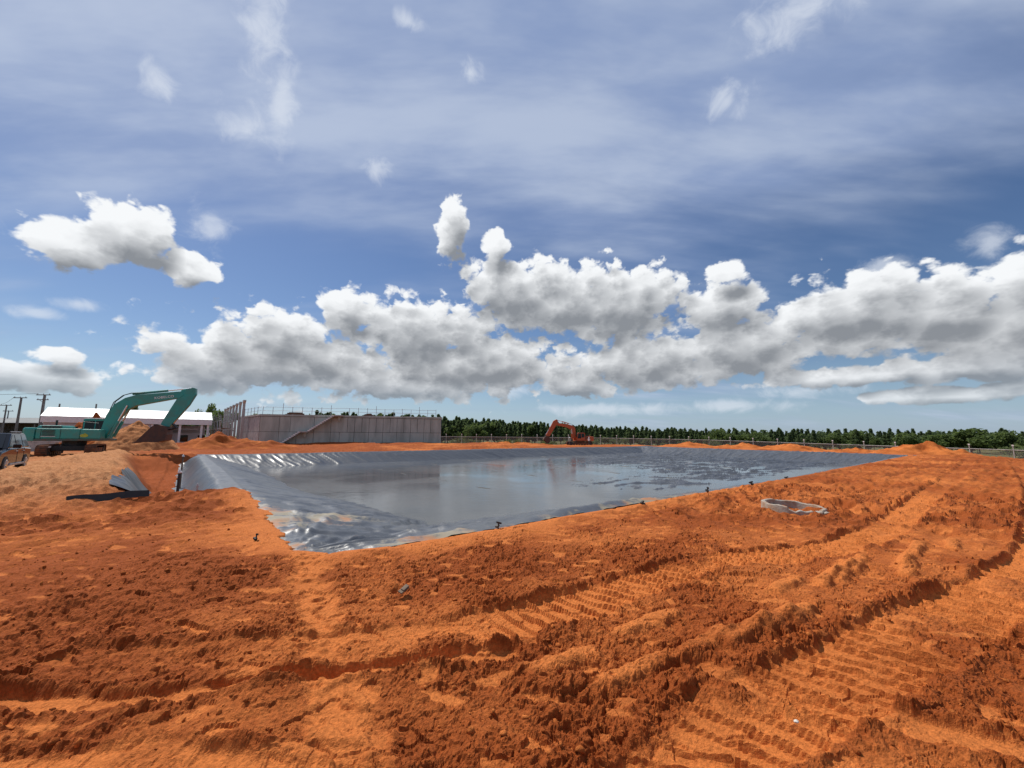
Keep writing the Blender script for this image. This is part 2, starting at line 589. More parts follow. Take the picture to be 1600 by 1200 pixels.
M = {}
M['soil'] = soil_material()
M['liner'] = liner_material()
M['water'] = water_material()
M['concrete'] = mat('raw_concrete', (0.43, 0.46, 0.41), 0.9, col2=(0.31, 0.335, 0.295), scale=0.9, bump=0.3, streak=True)
M['concrete_light'] = mat('pale_concrete', (0.46, 0.45, 0.42), 0.9, col2=(0.33, 0.32, 0.30), scale=2.0, bump=0.3)
M['step'] = mat('sunlit_step_concrete', (0.80, 0.80, 0.76), 0.85, var=0.2, scale=3.0)  # brightness of sunlit treads put into this near-white colour
M['ring'] = mat('weathered_concrete', (0.36, 0.345, 0.30), 0.9, col2=(0.30, 0.19, 0.12), scale=3.5, bump=0.5)
M['joint'] = mat('joint_concrete', (0.10, 0.105, 0.095), 0.95, var=0.4, scale=2.0)
M['teal'] = mat('teal_paint', (0.028, 0.31, 0.26), 0.38, col2=(0.06, 0.25, 0.205), scale=1.6, spec=0.5)
M['teal_dirty'] = mat('teal_paint_lower', (0.05, 0.12, 0.105), 0.6, col2=(0.12, 0.09, 0.06), scale=2.2)
M['orange'] = mat('orange_paint', (0.48, 0.10, 0.025), 0.45, col2=(0.36, 0.085, 0.03), scale=2.0)
M['dark'] = mat('dark_steel', (0.03, 0.029, 0.028), 0.55, var=0.4, scale=4)
M['track'] = mat('muddy_track_steel', (0.23, 0.085, 0.035), 0.9, col2=(0.07, 0.04, 0.028), scale=3.2, bump=0.3)
M['bucket'] = mat('muddy_bucket_steel', (0.10, 0.045, 0.028), 0.7, col2=(0.06, 0.035, 0.028), scale=3.0)
M['chrome'] = mat('bright_rod', (0.75, 0.75, 0.75), 0.2, metal=1.0)
M['glass'] = mat('dark_glass', (0.008, 0.010, 0.012), 0.04, spec=0.3)
M['rubber'] = mat('black_rubber', (0.018, 0.018, 0.018), 0.6, var=0.3)
M['white'] = mat('white_paint', (0.78, 0.78, 0.76), 0.5, var=0.12, scale=3)
M['roof'] = mat('white_roof_sheet', (0.62, 0.63, 0.64), 0.45, var=0.08, scale=0.7)
M['wall'] = mat('pale_wall', (0.52, 0.49, 0.47), 0.8, var=0.18, scale=0.8, streak=True)
M['greyroof'] = mat('grey_roof_sheet', (0.15, 0.16, 0.16), 0.75, var=0.3, scale=0.6)
M['steel'] = mat('galvanised_steel', (0.42, 0.43, 0.44), 0.5, metal=0.3, var=0.25, scale=4)
M['pole'] = mat('weathered_pole', (0.20, 0.19, 0.18), 0.85, var=0.4, scale=3)
M['car'] = mat('dark_car_paint', (0.007, 0.008, 0.011), 0.06, spec=0.3)
M['wood'] = mat('old_board', (0.19, 0.13, 0.085), 0.85, var=0.45, scale=5)
M['bark'] = mat('bark', (0.11, 0.085, 0.06), 0.95, var=0.4, scale=5)
M['leaf_pine'] = leaf_material('pine_foliage', (0.105, 0.145, 0.058), (0.058, 0.090, 0.040))
M['leaf_round'] = leaf_material('broad_foliage', (0.105, 0.145, 0.042), (0.055, 0.085, 0.028))
M['leaf_pale'] = leaf_material('pale_foliage', (0.12, 0.15, 0.055), (0.06, 0.085, 0.03))
M['chain'] = mesh_wire_material()
M['skin'] = mat('skin', (0.30, 0.17, 0.11), 0.6)
M['shirt'] = mat('pale_shirt', (0.70, 0.70, 0.68), 0.8)
M['trousers'] = mat('dark_trousers', (0.04, 0.045, 0.06), 0.85)
M['yellow'] = mat('yellow_green_sticker', (0.42, 0.46, 0.05), 0.5)
M['letter'] = mat('white_lettering', (0.80, 0.80, 0.78), 0.5)
M['stone'] = mat('pale_stone', (0.62, 0.58, 0.50), 0.8, var=0.2, scale=8)

COL = scene.collection


# ------------------------------------------------------------------ mesh helpers
def link(o, parent=None):
    COL.objects.link(o)
    if parent is not None:
        o.parent = parent
    return o


def tag(o, label=None, cat=None, group=None, kind=None):
    if label:
        o['label'] = label
    if cat:
        o['category'] = cat
    if group:
        o['group'] = group
    if kind:
        o['kind'] = kind
    return o


def thing(name, loc, rz, label, cat, group=None):
    o = bpy.data.objects.new(name, None)
    o.empty_display_size = 0.3
    link(o)
    o.location = loc
    o.rotation_euler = (0, 0, rz)
    return tag(o, label, cat, group)


class MB:
    def __init__(self):
        self.v = []
        self.f = []

    def add(self, vs, fs):
        b = len(self.v)
        self.v.extend([tuple(q) for q in vs])
        self.f.extend([tuple(i + b for i in q) for q in fs])
        return self

    def box(self, c, s, rz=0.0, ry=0.0, rx=0.0, taper=1.0):
        m = Matrix.Translation(c) @ Matrix.Rotation(rz, 4, 'Z') @ Matrix.Rotation(ry, 4, 'Y') @ Matrix.Rotation(rx, 4, 'X')
        vs = []
        for k in (-1, 1):
            tp = taper if k > 0 else 1.0
            for (i, j) in ((-1, -1), (1, -1), (1, 1), (-1, 1)):
                vs.append(m @ Vector((i * s[0] / 2 * tp, j * s[1] / 2 * tp, k * s[2] / 2)))
        return self.add(vs, [(3, 2, 1, 0), (4, 5, 6, 7), (0, 1, 5, 4), (1, 2, 6, 5), (2, 3, 7, 6), (3, 0, 4, 7)])

    def cyl(self, p0, p1, r0, r1=None, n=10):
        r1 = r0 if r1 is None else r1
        p0, p1 = Vector(p0), Vector(p1)
        q = (p1 - p0).to_track_quat('Z', 'Y')
        vs = []
        for p, r in ((p0, r0), (p1, r1)):
            for i in range(n):
                a = 2 * math.pi * i / n
                vs.append(p + q @ Vector((r * math.cos(a), r * math.sin(a), 0)))
        fs = [(i, (i + 1) % n, n + (i + 1) % n, n + i) for i in range(n)]
        fs += [tuple(range(n - 1, -1, -1)), tuple(range(n, 2 * n))]
        return self.add(vs, fs)

    def tube(self, pts, r, n=6):
        for a, b in zip(pts[:-1], pts[1:]):
            self.cyl(a, b, r, n=n)
        return self

    def prism(self, poly, y0, y1, shrink=None):
        """Outline in the x-z plane, given thickness along y."""
        n = len(poly)
        vs = [(x, y0, z) for x, z in poly] + [(x, y1, z) for x, z in poly]
        area = sum(poly[i][0] * poly[(i + 1) % n][1] - poly[(i + 1) % n][0] * poly[i][1] for i in range(n))
        fs = [(i, (i + 1) % n, n + (i + 1) % n, n + i) for i in range(n)]
        caps = [tuple(range(n - 1, -1, -1)), tuple(range(n, 2 * n))]
        if area > 0:
            fs = fs + caps
            fs = [tuple(reversed(q)) for q in fs]
        else:
            fs = fs + caps
        return self.add(vs, fs)

    def build(self, name, m, parent=None, bevel=0.0, smooth_=False, seg=2):
        me = bpy.data.meshes.new(name)
        me.from_pydata(self.v, [], self.f)
        me.update()
        me.materials.append(M[m] if isinstance(m, str) else m)
        if smooth_:
            me.polygons.foreach_set('use_smooth', [True] * len(me.polygons))
        o = bpy.data.objects.new(name, me)
        link(o, parent)
        if bevel:
            bv = o.modifiers.new('bevel', 'BEVEL')
            bv.width = bevel
            bv.segments = seg
            bv.limit_method = 'ANGLE'
            bv.angle_limit = R(35)
        return o


def grid_mesh(name, X, Y, Z, material, attrs=None, keep=None, wrap=False):
    nr, nc = X.shape
    co = np.stack([X, Y, Z], -1).reshape(-1, 3).astype(np.float32)
    idx = np.arange(nr * nc, dtype=np.int32).reshape(nr, nc)
    if wrap:
        idx = np.concatenate([idx, idx[:, :1]], 1)
    q = np.stack([idx[:-1, :-1], idx[:-1, 1:], idx[1:, 1:], idx[1:, :-1]], -1).reshape(-1, 4)
    if keep is not None:
        kf = keep.reshape(-1)
        q = q[kf[q].any(1)]
        used = np.zeros(len(co), bool)
        used[q] = True
        remap = np.cumsum(used) - 1
        q = remap[q].astype(np.int32)
        co = co[used]
        attrs = {k: v.reshape(-1)[used] for k, v in (attrs or {}).items()}
    me = bpy.data.meshes.new(name)
    me.vertices.add(len(co))
    me.vertices.foreach_set('co', co.reshape(-1))
    me.loops.add(q.size)
    me.loops.foreach_set('vertex_index', q.reshape(-1))
    me.polygons.add(len(q))
    me.polygons.foreach_set('loop_start', np.arange(0, q.size, 4, dtype=np.int32))
    me.polygons.foreach_set('use_smooth', np.ones(len(q), bool))
    me.update(calc_edges=True)
    for k, v in (attrs or {}).items():
        a = me.attributes.new(k, 'FLOAT', 'POINT')
        a.data.foreach_set('value', v.reshape(-1).astype(np.float32))
    me.materials.append(material)
    o = bpy.data.objects.new(name, me)
    link(o)
    return o


# ------------------------------------------------------------------ the ground
def polyline_coords(x, y, pts):
    """Distance to the line (signed, left positive) and length along it."""
    best = np.full(x.shape, 1e9, np.float32)
    ss = np.zeros(x.shape, np.float32)
    dd = np.zeros(x.shape, np.float32)
    acc = 0.0
    for (x0, y0), (x1, y1) in zip(pts[:-1], pts[1:]):
        ex, ey = x1 - x0, y1 - y0
        L = math.hypot(ex, ey)
        t = np.clip(((x - x0) * ex + (y - y0) * ey) / (L * L), 0, 1)
        dx, dy = x - x0 - t * ex, y - y0 - t * ey
        d = np.hypot(dx, dy)
        sg = np.sign(ex * dy - ey * dx)
        up = d < best
        best = np.where(up, d, best)
        dd = np.where(up, d * sg, dd)
        ss = np.where(up, acc + t * L, ss)
        acc += L
    return dd, ss


def catmull(pts, k=5):
    P = [np.array(p, float) for p in pts]
    P = [2 * P[0] - P[1]] + P + [2 * P[-1] - P[-2]]
    o = []
    for i in range(1, len(P) - 2):
        for j in range(k):
            t = j / k
            a, b, c, d = P[i - 1], P[i], P[i + 1], P[i + 2]
            o.append(tuple(0.5 * (2 * b + (c - a) * t + (2 * a - 5 * b + 4 * c - d) * t * t + (3 * b - a - 3 * c + d) * t ** 3)))
    o.append(tuple(P[-2]))
    return o


# crawler tracks: line, half width, sink, grouser height, edge ridge height
TRACKS = [
    (catmull([(-7.0, 2.8), (-4.4, 3.1), (-2.6, 3.26), (-1.5, 3.42), (-0.7, 3.70), (0.35, 4.2), (1.40, 4.92), (2.8, 5.75), (4.7, 6.45), (6.95, 7.85), (12.9, 12.7), (22, 20.2), (36, 32)]), 0.31, 0.055, 0.048, 0.10),
    (catmull([(0.35, 1.2), (0.75, 2.0), (1.25, 2.58), (2.1, 3.0), (3.1, 3.52), (4.5, 4.24), (6.3, 5.2), (8.4, 6.5), (12.2, 9.4), (20, 15.6), (40, 32.3)]), 0.36, 0.065, 0.050, 0.10),
    (catmull([(-6.0, 2.55), (-4.2, 2.80), (-3.4, 2.86), (-2.5, 2.84), (-2.0, 2.95), (-1.45, 3.13), (-0.7, 3.36), (0.0, 3.5)]), 0.10, 0.055, 0.0, 0.055),
    (catmull([(1.5, 3.25), (2.1, 2.75), (2.9, 2.38), (4.2, 1.9)]), 0.14, 0.03, 0.0, 0.07),
    (catmull([(-7.0, 1.9), (-4.0, 2.05), (-1.8, 2.2), (-0.2, 2.0)]), 0.24, 0.03, 0.012, 0.05),
    (catmull([(9.5, 4.4), (11.5, 6.0), (14.5, 8.6), (24, 17.0), (44, 33.5)]), 0.40, 0.05, 0.036, 0.07),
    (catmull([(-13.5, 6.2), (-11.8, 8.3), (-11.6, 9.4), (-14.2, 13), (-22, 21), (-30, 29)]), 0.22, 0.05, 0.0, 0.03),
]
FOOTPATH = catmull([(-2.9, 6.2), (-2.55, 5.3), (-1.9, 4.2), (-1.4, 3.3), (-0.95, 2.6), (-0.6, 1.9)])
LUMPS = []  # short rolled ridges between the two tracks
for (lx, ly, la, ln, lh) in [(2.05, 3.75, 0.62, 0.75, .085), (2.45, 3.95, 0.66, 0.7, .09), (2.8, 4.12, 0.7, 0.6, .08), (1.65, 3.62, 0.6, 0.8, .07),
                             (3.9, 5.2, 0.75, 0.9, .08), (4.3, 5.45, 0.8, 1.0, .085), (4.75, 5.75, 0.75, 1.0, .08), (5.5, 5.85, 0.7, 0.9, .08), (5.2, 5.5, 0.72, 0.9, .08),
                             (3.2, 4.9, 0.62, 0.8, .06), (1.3, 4.0, 0.55, 0.9, .06), (0.4, 3.35, 0.5, 0.7, .06), (0.95, 3.25, 0.55, 0.8, .06),
                             (6.4, 6.6, 0.7, 1.1, .07), (7.4, 7.0, 0.75, 1.2, .07)]:
    LUMPS.append((lx, ly, la, ln, lh))


def build_ground():
    th_f = np.radians(np.linspace(-62, 62, 1050))
    th_b = np.radians(np.linspace(62, 298, 130)[1:-1])
    th = np.concatenate([th_f, th_b])
    rows = [0.02, 0.3, 0.6, 0.9, 1.2, 1.45]
    r = 1.55
    while r < 4000:
        rows.append(r)
        k = 0.0040 if r < 4 else (0.0040 + (r - 4) / 8 * 0.0035 if r < 12 else (0.0085 if r < 110 else 0.04))
        r *= 1 + k
    rr = np.array(rows)
    RR, TT = np.meshgrid(rr, th, indexing='ij')
    X = (RR * np.sin(TT)).astype(np.float32)
    Y = (RR * np.cos(TT)).astype(np.float32)
    nr = len(rows)
    k130 = int(np.searchsorted(rr, 160))
    k16 = int(np.searchsorted(rr, 62))
    Z = np.zeros_like(X)
    SD = np.full_like(X, -100)
    wet = np.full_like(X, 0.35)
    sand = np.zeros_like(X)
    grass = np.ones_like(X)
    x, y = X[:k130], Y[:k130]
    z, sd, t, n, ditch, bank, hump = base_height(x, y)
    SD[:k130] = sd
    Z[:k130] = z
    Z[k130:] = -0.5 - 0.7 * smooth(X[k130:] + 0.2 * Y[k130:], 50, 82)
    rr1 = np.hypot(x, y)
    # bare earth inside the fence, scrub outside it
    fline = np.interp(x, [-200, -13, 22, 43, 61, 69.4, 80, 95], [108, 105, 100, 88, 70, 56, 40, 15])
    grass[:k130] = smooth(y - fline + 3 * perlin(x / 4, y / 4, 30), -4, 3) * (1 - 0.0)
    lefts = smooth(-x - 46 - 0.10 * y + 4 * perlin(x / 6, y / 6, 31), 6, 16) * smooth(y, 48, 58)
    grass[:k130] = np.maximum(grass[:k130], lefts * 0.8)
    behind = smooth(rr1, 60, 90) * smooth(-y, -5, 5)
    grass[:k130] = np.maximum(grass[:k130], behind)
    Z[:k130] += grass[:k130] * 0.1 * perlin(x / 0.8, y / 0.8, 33) * smooth(rr1, 30, 50)
    sand[:k130] = np.clip(bank * 1.1, 0, 1) * 0.9 + 0.6 * smooth(-x, 12, 20) * (1 - smooth(y, 38, 46)) * smooth(n, 4, 7)
    sand[:k130] = np.clip(sand[:k130], 0, 0.9)
    # ---- close range detail
    x, y = X[:k16], Y[:k16]
    sdn, tn_, nn = sd[:k16], t[:k16], n[:k16]
    d16, b16, h16 = ditch[:k16], bank[:k16], hump[:k16]
    r1 = np.hypot(x, y)
    patches = fbm(x, y, 1.9, 3, 0.55, 40)
    rough = 0.82 + 0.45 * patches
    margin = smooth(-sdn, 0.1, 0.5 + 0.9 * smooth(r1, 5, 8)) * 1.0
    margin = np.clip(smooth(-sdn + 0.35 * perlin(x / .5, y / .5, 43), 0.10, 1.0), 0, 1)
    rough = rough * (0.30 + 0.70 * margin)
    rough = rough * (1 - 0.55 * b16)
    wetn = 0.40 + 0.55 * np.clip(patches + 0.15, 0, 1)
    wetn = wetn * (0.2 + 0.8 * margin)
    # darker turned earth, upper left and along the ditch head
    dark1 = np.exp(-(((x + 5.2) / 2.7) ** 2 + ((y - 5.0) / 1.25) ** 2)) + 0.8 * np.exp(-(((x + 7.4) / 0.9) ** 2 + ((y - 8.6) / 1.3) ** 2))
    dark1 = dark1 + 0.7 * np.exp(-(((x - 0.2) / 1.6) ** 2 + ((y - 5.9) / 0.8) ** 2)) + 0.7 * np.exp(-(((x - 4) / 2.4) ** 2 + ((y - 9.0) / 1.0) ** 2))
    dark1 = dark1 + 0.5 * np.exp(-(((x - 5.5) / 3) ** 2 + ((y - 3.2) / 0.8) ** 2))
    rough = rough + 0.45 * np.clip(dark1, 0, 1) * margin
    wetn = wetn + 0.55 * np.clip(dark1, 0, 1) * (0.3 + 0.7 * margin) + 0.3 * h16
    dz = np.zeros_like(x)
    crush = np.zeros_like(x)
    cn = perlin(x / 0.13, y / 0.13, 50)
    cn2 = perlin(x / 0.05, y / 0.05, 51)
    for i, (pts, hw, sink, grous, ridge) in enumerate(TRACKS):
        d, s = polyline_coords(x, y, pts)
        wob = (0.05 * perlin(s / 0.6, d * 0 + i, 52) + 0.03 * cn) * min(1.0, hw / 0.3)
        a = np.abs(d) + wob
        ins = 1 - smooth(a, hw - 0.03, hw + 0.012)
        over = smooth(fbm(x, y, 1.5, 2, 0.5, 54 + i), -0.62, -0.25)
        if i == 2:
            over = 1.0
        ins = ins * over
        ph = s / 0.185 + 1.1 * d + 0.10 * np.sin(d * 5) + 0.12 * perlin(x / .3, y / .3, 53)
        fr = np.abs(ph - np.floor(ph) - 0.5) * 2
        bar = smooth(fr, 0.70, 0.86) * (0.55 + 0.45 * smooth(perlin(x / .22, y / .22, 57), -0.3, 0.3))
        plate = 0.35 * (ph - np.floor(ph)) * grous
        if i == 0:
            lf = smooth(x, -1.3, 0.3)
            bar = bar * lf
            plate = plate * lf
            ins = ins * (0.45 + 0.55 * lf) * (lf + (1 - lf) * smooth(fbm(x, y, 0.9, 2, 0.5, 66), -0.3, 0.15))
        dz += ins * (-sink + grous * bar + plate)
        er = np.exp(-((a - hw - 0.04) / 0.042) ** 2) + 0.35 * np.exp(-((a - hw - 0.15) / 0.11) ** 2)
        # the loose ridge is much higher on the left edge of the two big tracks
        side = np.where(d > 0, 1.0, 0.45) if i in (0, 1, 5) else 1.0
        er = er * side * (0.45 + 0.75 * smooth(fbm(x, y, 0.8, 2, 0.5, 60 + i), -0.35, 0.5))
        if i == 0:
            er = er * (0.28 + 0.72 * smooth(x, -1.8, 0.2))
        dz += 0.56 * ridge * er * (0.95 + 0.2 * cn + 0.3 * ridged(x, y, .12, 2, .6, 55) * (1 - smooth(r1, 6, 10)) + 0.3 * facets(x, y, .09, 9) * (1 - smooth(r1, 5, 8)))
        crush = np.maximum(crush, ins)
        wetn = wetn + 0.25 * np.clip(er, 0, 1)
        rough = rough + 0.2 * np.clip(er, 0, 1)
    d, s = polyline_coords(x, y, FOOTPATH)
    fp = (1 - smooth(np.abs(d) + 0.12 * perlin(x / .3, y / .3, 62), 0.10, 0.26))
    crush = np.maximum(crush, 0.85 * fp)
    dz -= 0.03 * fp
    dz += fp * 0.03 * smooth(perlin(x / .16, y / .16, 63), 0.0, 0.35)
    # flat shoe and blade marks scattered about
    pads = smooth(perlin(x / 0.26 + 0.3 * cn, y / 0.17, 64), 0.36, 0.44)
    crush = np.maximum(crush, 0.8 * pads)
    dz -= 0.015 * pads
    for (lx, ly, la, ln, lh) in LUMPS:
        ca, sa = math.cos(la), math.sin(la)
        u = (x - lx) * ca + (y - ly) * sa
        v = -(x - lx) * sa + (y - ly) * ca + 0.03 * cn
        g = np.exp(-(v / 0.085) ** 4) * (1 - smooth(np.abs(u) + .08 * cn, ln / 2 - .12, ln / 2 + .06))
        dz += lh * g * (0.85 + 0.3 * cn)
        crush = np.maximum(crush, 0.7 * g)
        wetn -= 0.1 * g
    rough = np.clip(rough, 0.34, 1.0) * (1 - 0.90 * crush)
    fade = 1 - smooth(r1, 6.0, 10.5)
    fade2 = 1 - smooth(r1, 9, 15)
    mid_ = smooth(r1, 7, 14)
    kk = int(np.searchsorted(rr, 16))
    xs, ys = x[:kk], y[:kk]
    wx = xs + 0.045 * perlin(xs / .16, ys / .16, 70) + 0.018 * perlin(xs / .05, ys / .05, 68)
    wy = ys + 0.045 * perlin(xs / .16, ys / .16, 71) + 0.018 * perlin(xs / .05, ys / .05, 69)
    # everything is a little drawn out along the way the machines went
    ua, va = wx * 0.80 + wy * 0.60, -wx * 0.60 + wy * 0.80
    rf = rough[:kk] * fade[:kk]
    rf2 = rough[:kk] * fade2[:kk]
    loose = smooth(fbm(xs, ys, 1.3, 2, 0.5, 74), -0.45, 0.35)       # crumbled here, only dented there
    med = 0.026 * ridged(ua / 1.6, va, 0.32, 2, 0.6, 72)
    med += 0.026 * facets(ua / 1.6, va, 0.17, 1) * (1 - smooth(r1[:kk], 6, 9)) * smooth(perlin(xs / .8, ys / .8, 79), -.35, .2)
    sml = 0.030 * ridged(ua / 1.5, va, 0.13, 3, 0.62, 82) * (0.45 + 0.55 * loose)
    sml += 0.020 * facets(ua / 1.2, va, 0.062, 2) * (0.3 + 0.7 * loose)
    sml -= 0.85 * clods(wx, wy, 0.095, 4, 0.30) * (0.35 + 0.65 * loose)
    sml += 0.42 * clods(wx, wy, 0.15, 2, 0.22) * loose
    fine = rf2 * med + 1.2 * rf * sml
    fine = np.where(fine > 0, 0.46 * fine, 0.66 * fine)
    dz[:kk] += fine
    dz[:kk] += (0.10 + 0.55 * rf) * (0.011 * ridged(wx, wy, 0.07, 3, 0.6, 86) + 0.006 * facets(ua, va, 0.045, 6)) * fade[:kk]
    dz += rough * 0.055 * fbm(x, y, 0.9, 2, 0.55, 72)
    dz += (0.25 + rough) * mid_ * (0.10 * ridged(x * .8 + y * .6, (-x * .6 + y * .8) * 1.6, 1.1, 3, 0.6, 88) + 0.015 * facets(x, y, 0.55, 5))
    dz += (b16 + 0.6 * d16) * 0.09 * fbm(x, y, .45, 3, .6, 80)
    dz *= smooth(-sdn, -0.05, 0.25)
    dz += 0.035 * np.exp(-((sdn + 0.25) / 0.22) ** 2)
    Z[:k16] += dz
    wet[:k16] = np.clip(wetn - 0.62 * crush, -0.35, 1.1)
    blend = smooth(np.hypot(X[:k130], Y[:k130]), 14, 22)
    wet_shade_far = 0.52 + 0.45 * fbm(X[:k130], Y[:k130], 5.0, 3, 0.55, 90) + 0.65 * ditch + 0.4 * smooth(Y[:k130], 30, 45) * smooth(-X[:k130], 12, 20)  # far earth darker: shadows between clods put into the colour, plus damp
    wet[:k130] = wet[:k130] * (1 - blend) + wet_shade_far * blend
    # the sheet lies over the pit: keep the earth just under it
    xx, yy = X[:k130], Y[:k130]
    spill = (0.5 * np.clip(perlin(xx / .8, yy / .8, 95), 0, 1) + 0.12 * perlin(xx / .2, yy / .2, 96) + 0.05 * perlin(xx / .07, yy / .07, 97)) * (1 - smooth(np.hypot(xx, yy), 18, 30))
    low = smooth(SD[:k130] - spill, 0.0, 0.16) * (0.06 + 0.004 * np.hypot(X[:k130], Y[:k130]))
    Z[:k130] -= low
    t_, n_ = trench_tn(X[:k130], Y[:k130])
    outer = (n_ > -0.2) & (n_ < 2.3) & (t_ > 8.4) & (t_ < TLEN + 1)
    Z[:k130] -= np.where(outer & (SD[:k130] < 0.1), 0.05 + 0.002 * np.hypot(X[:k130], Y[:k130]), 0)
    o = grid_mesh('ground', X, Y, Z, M['soil'], {'wet': wet, 'sand': sand, 'grass': grass}, wrap=True)
    nf = len(o.data.polygons)
    fl = np.ones(nf, bool)
    fl[:int(np.searchsorted(rr, 18)) * len(th)] = False
    o.data.polygons.foreach_set('use_smooth', fl)
    tag(o, 'churned orange red earth of the building site with crawler tracks', kind='structure')
    return X[:k16], Y[:k16], Z[:k16], rough, SD[:k16]


GX, GY, GZ, GROUGH, GSD = build_ground()


# loose clods lying on the broken ground
def build_clods():
    import bmesh
    bm = bmesh.new()
    bmesh.ops.create_icosphere(bm, subdivisions=1, radius=1.0)
    bv = np.array([v.co[:] for v in bm.verts], np.float32)
    bf = np.array([[v.index for v in f.verts] for f in bm.faces], np.int32)
    bm.free()
    r = np.hypot(GX, GY)
    ok = (GROUGH > 0.42) & (r > 1.8) & (r < 13) & (GSD < -0.35) & (np.abs(np.arctan2(GX, GY)) < 1.05)
    w_ = np.where(ok, np.clip(GROUGH - 0.3, 0, 1) * r * r / np.maximum(r, 4.5) ** 1.2, 0).reshape(-1)
    N = 3500
    idx = RNG.choice(w_.size, N, p=w_ / w_.sum())
    c = np.stack([GX.reshape(-1)[idx], GY.reshape(-1)[idx], GZ.reshape(-1)[idx]], -1)
    size = 0.005 + 0.016 * RNG.random(N) ** 4.0
    jit = 1 + 0.55 * (RNG.random((N, len(bv), 1)) - 0.5) * 2
    sc = size[:, None, None] * (0.5 + 1.0 * RNG.random((N, 1, 3)))
    vs = bv[None] * jit * sc + c[:, None, :] + np.array([0, 0, 0.25]) * size[:, None, None]
    fs = bf[None] + (np.arange(N) * len(bv))[:, None, None]
    me = bpy.data.meshes.new('loose_clods')
    V = vs.reshape(-1, 3).astype(np.float32)
    F = fs.reshape(-1, 3).astype(np.int32)
    me.vertices.add(len(V))
    me.vertices.foreach_set('co', V.reshape(-1))
    me.loops.add(F.size)
    me.loops.foreach_set('vertex_index', F.reshape(-1))
    me.polygons.add(len(F))
    me.polygons.foreach_set('loop_start', np.arange(0, F.size, 3, dtype=np.int32))
    me.update(calc_edges=True)
    a = me.attributes.new('wet', 'FLOAT', 'POINT')
    a.data.foreach_set('value', np.repeat(0.15 + 0.5 * RNG.random(N), len(bv)).astype(np.float32))
    me.materials.append(M['soil'])
    o = link(bpy.data.objects.new('loose_clods', me))
    tag(o, 'loose crumbs and clods of red earth scattered over the ground', 'clods', kind='stuff')


build_clods()


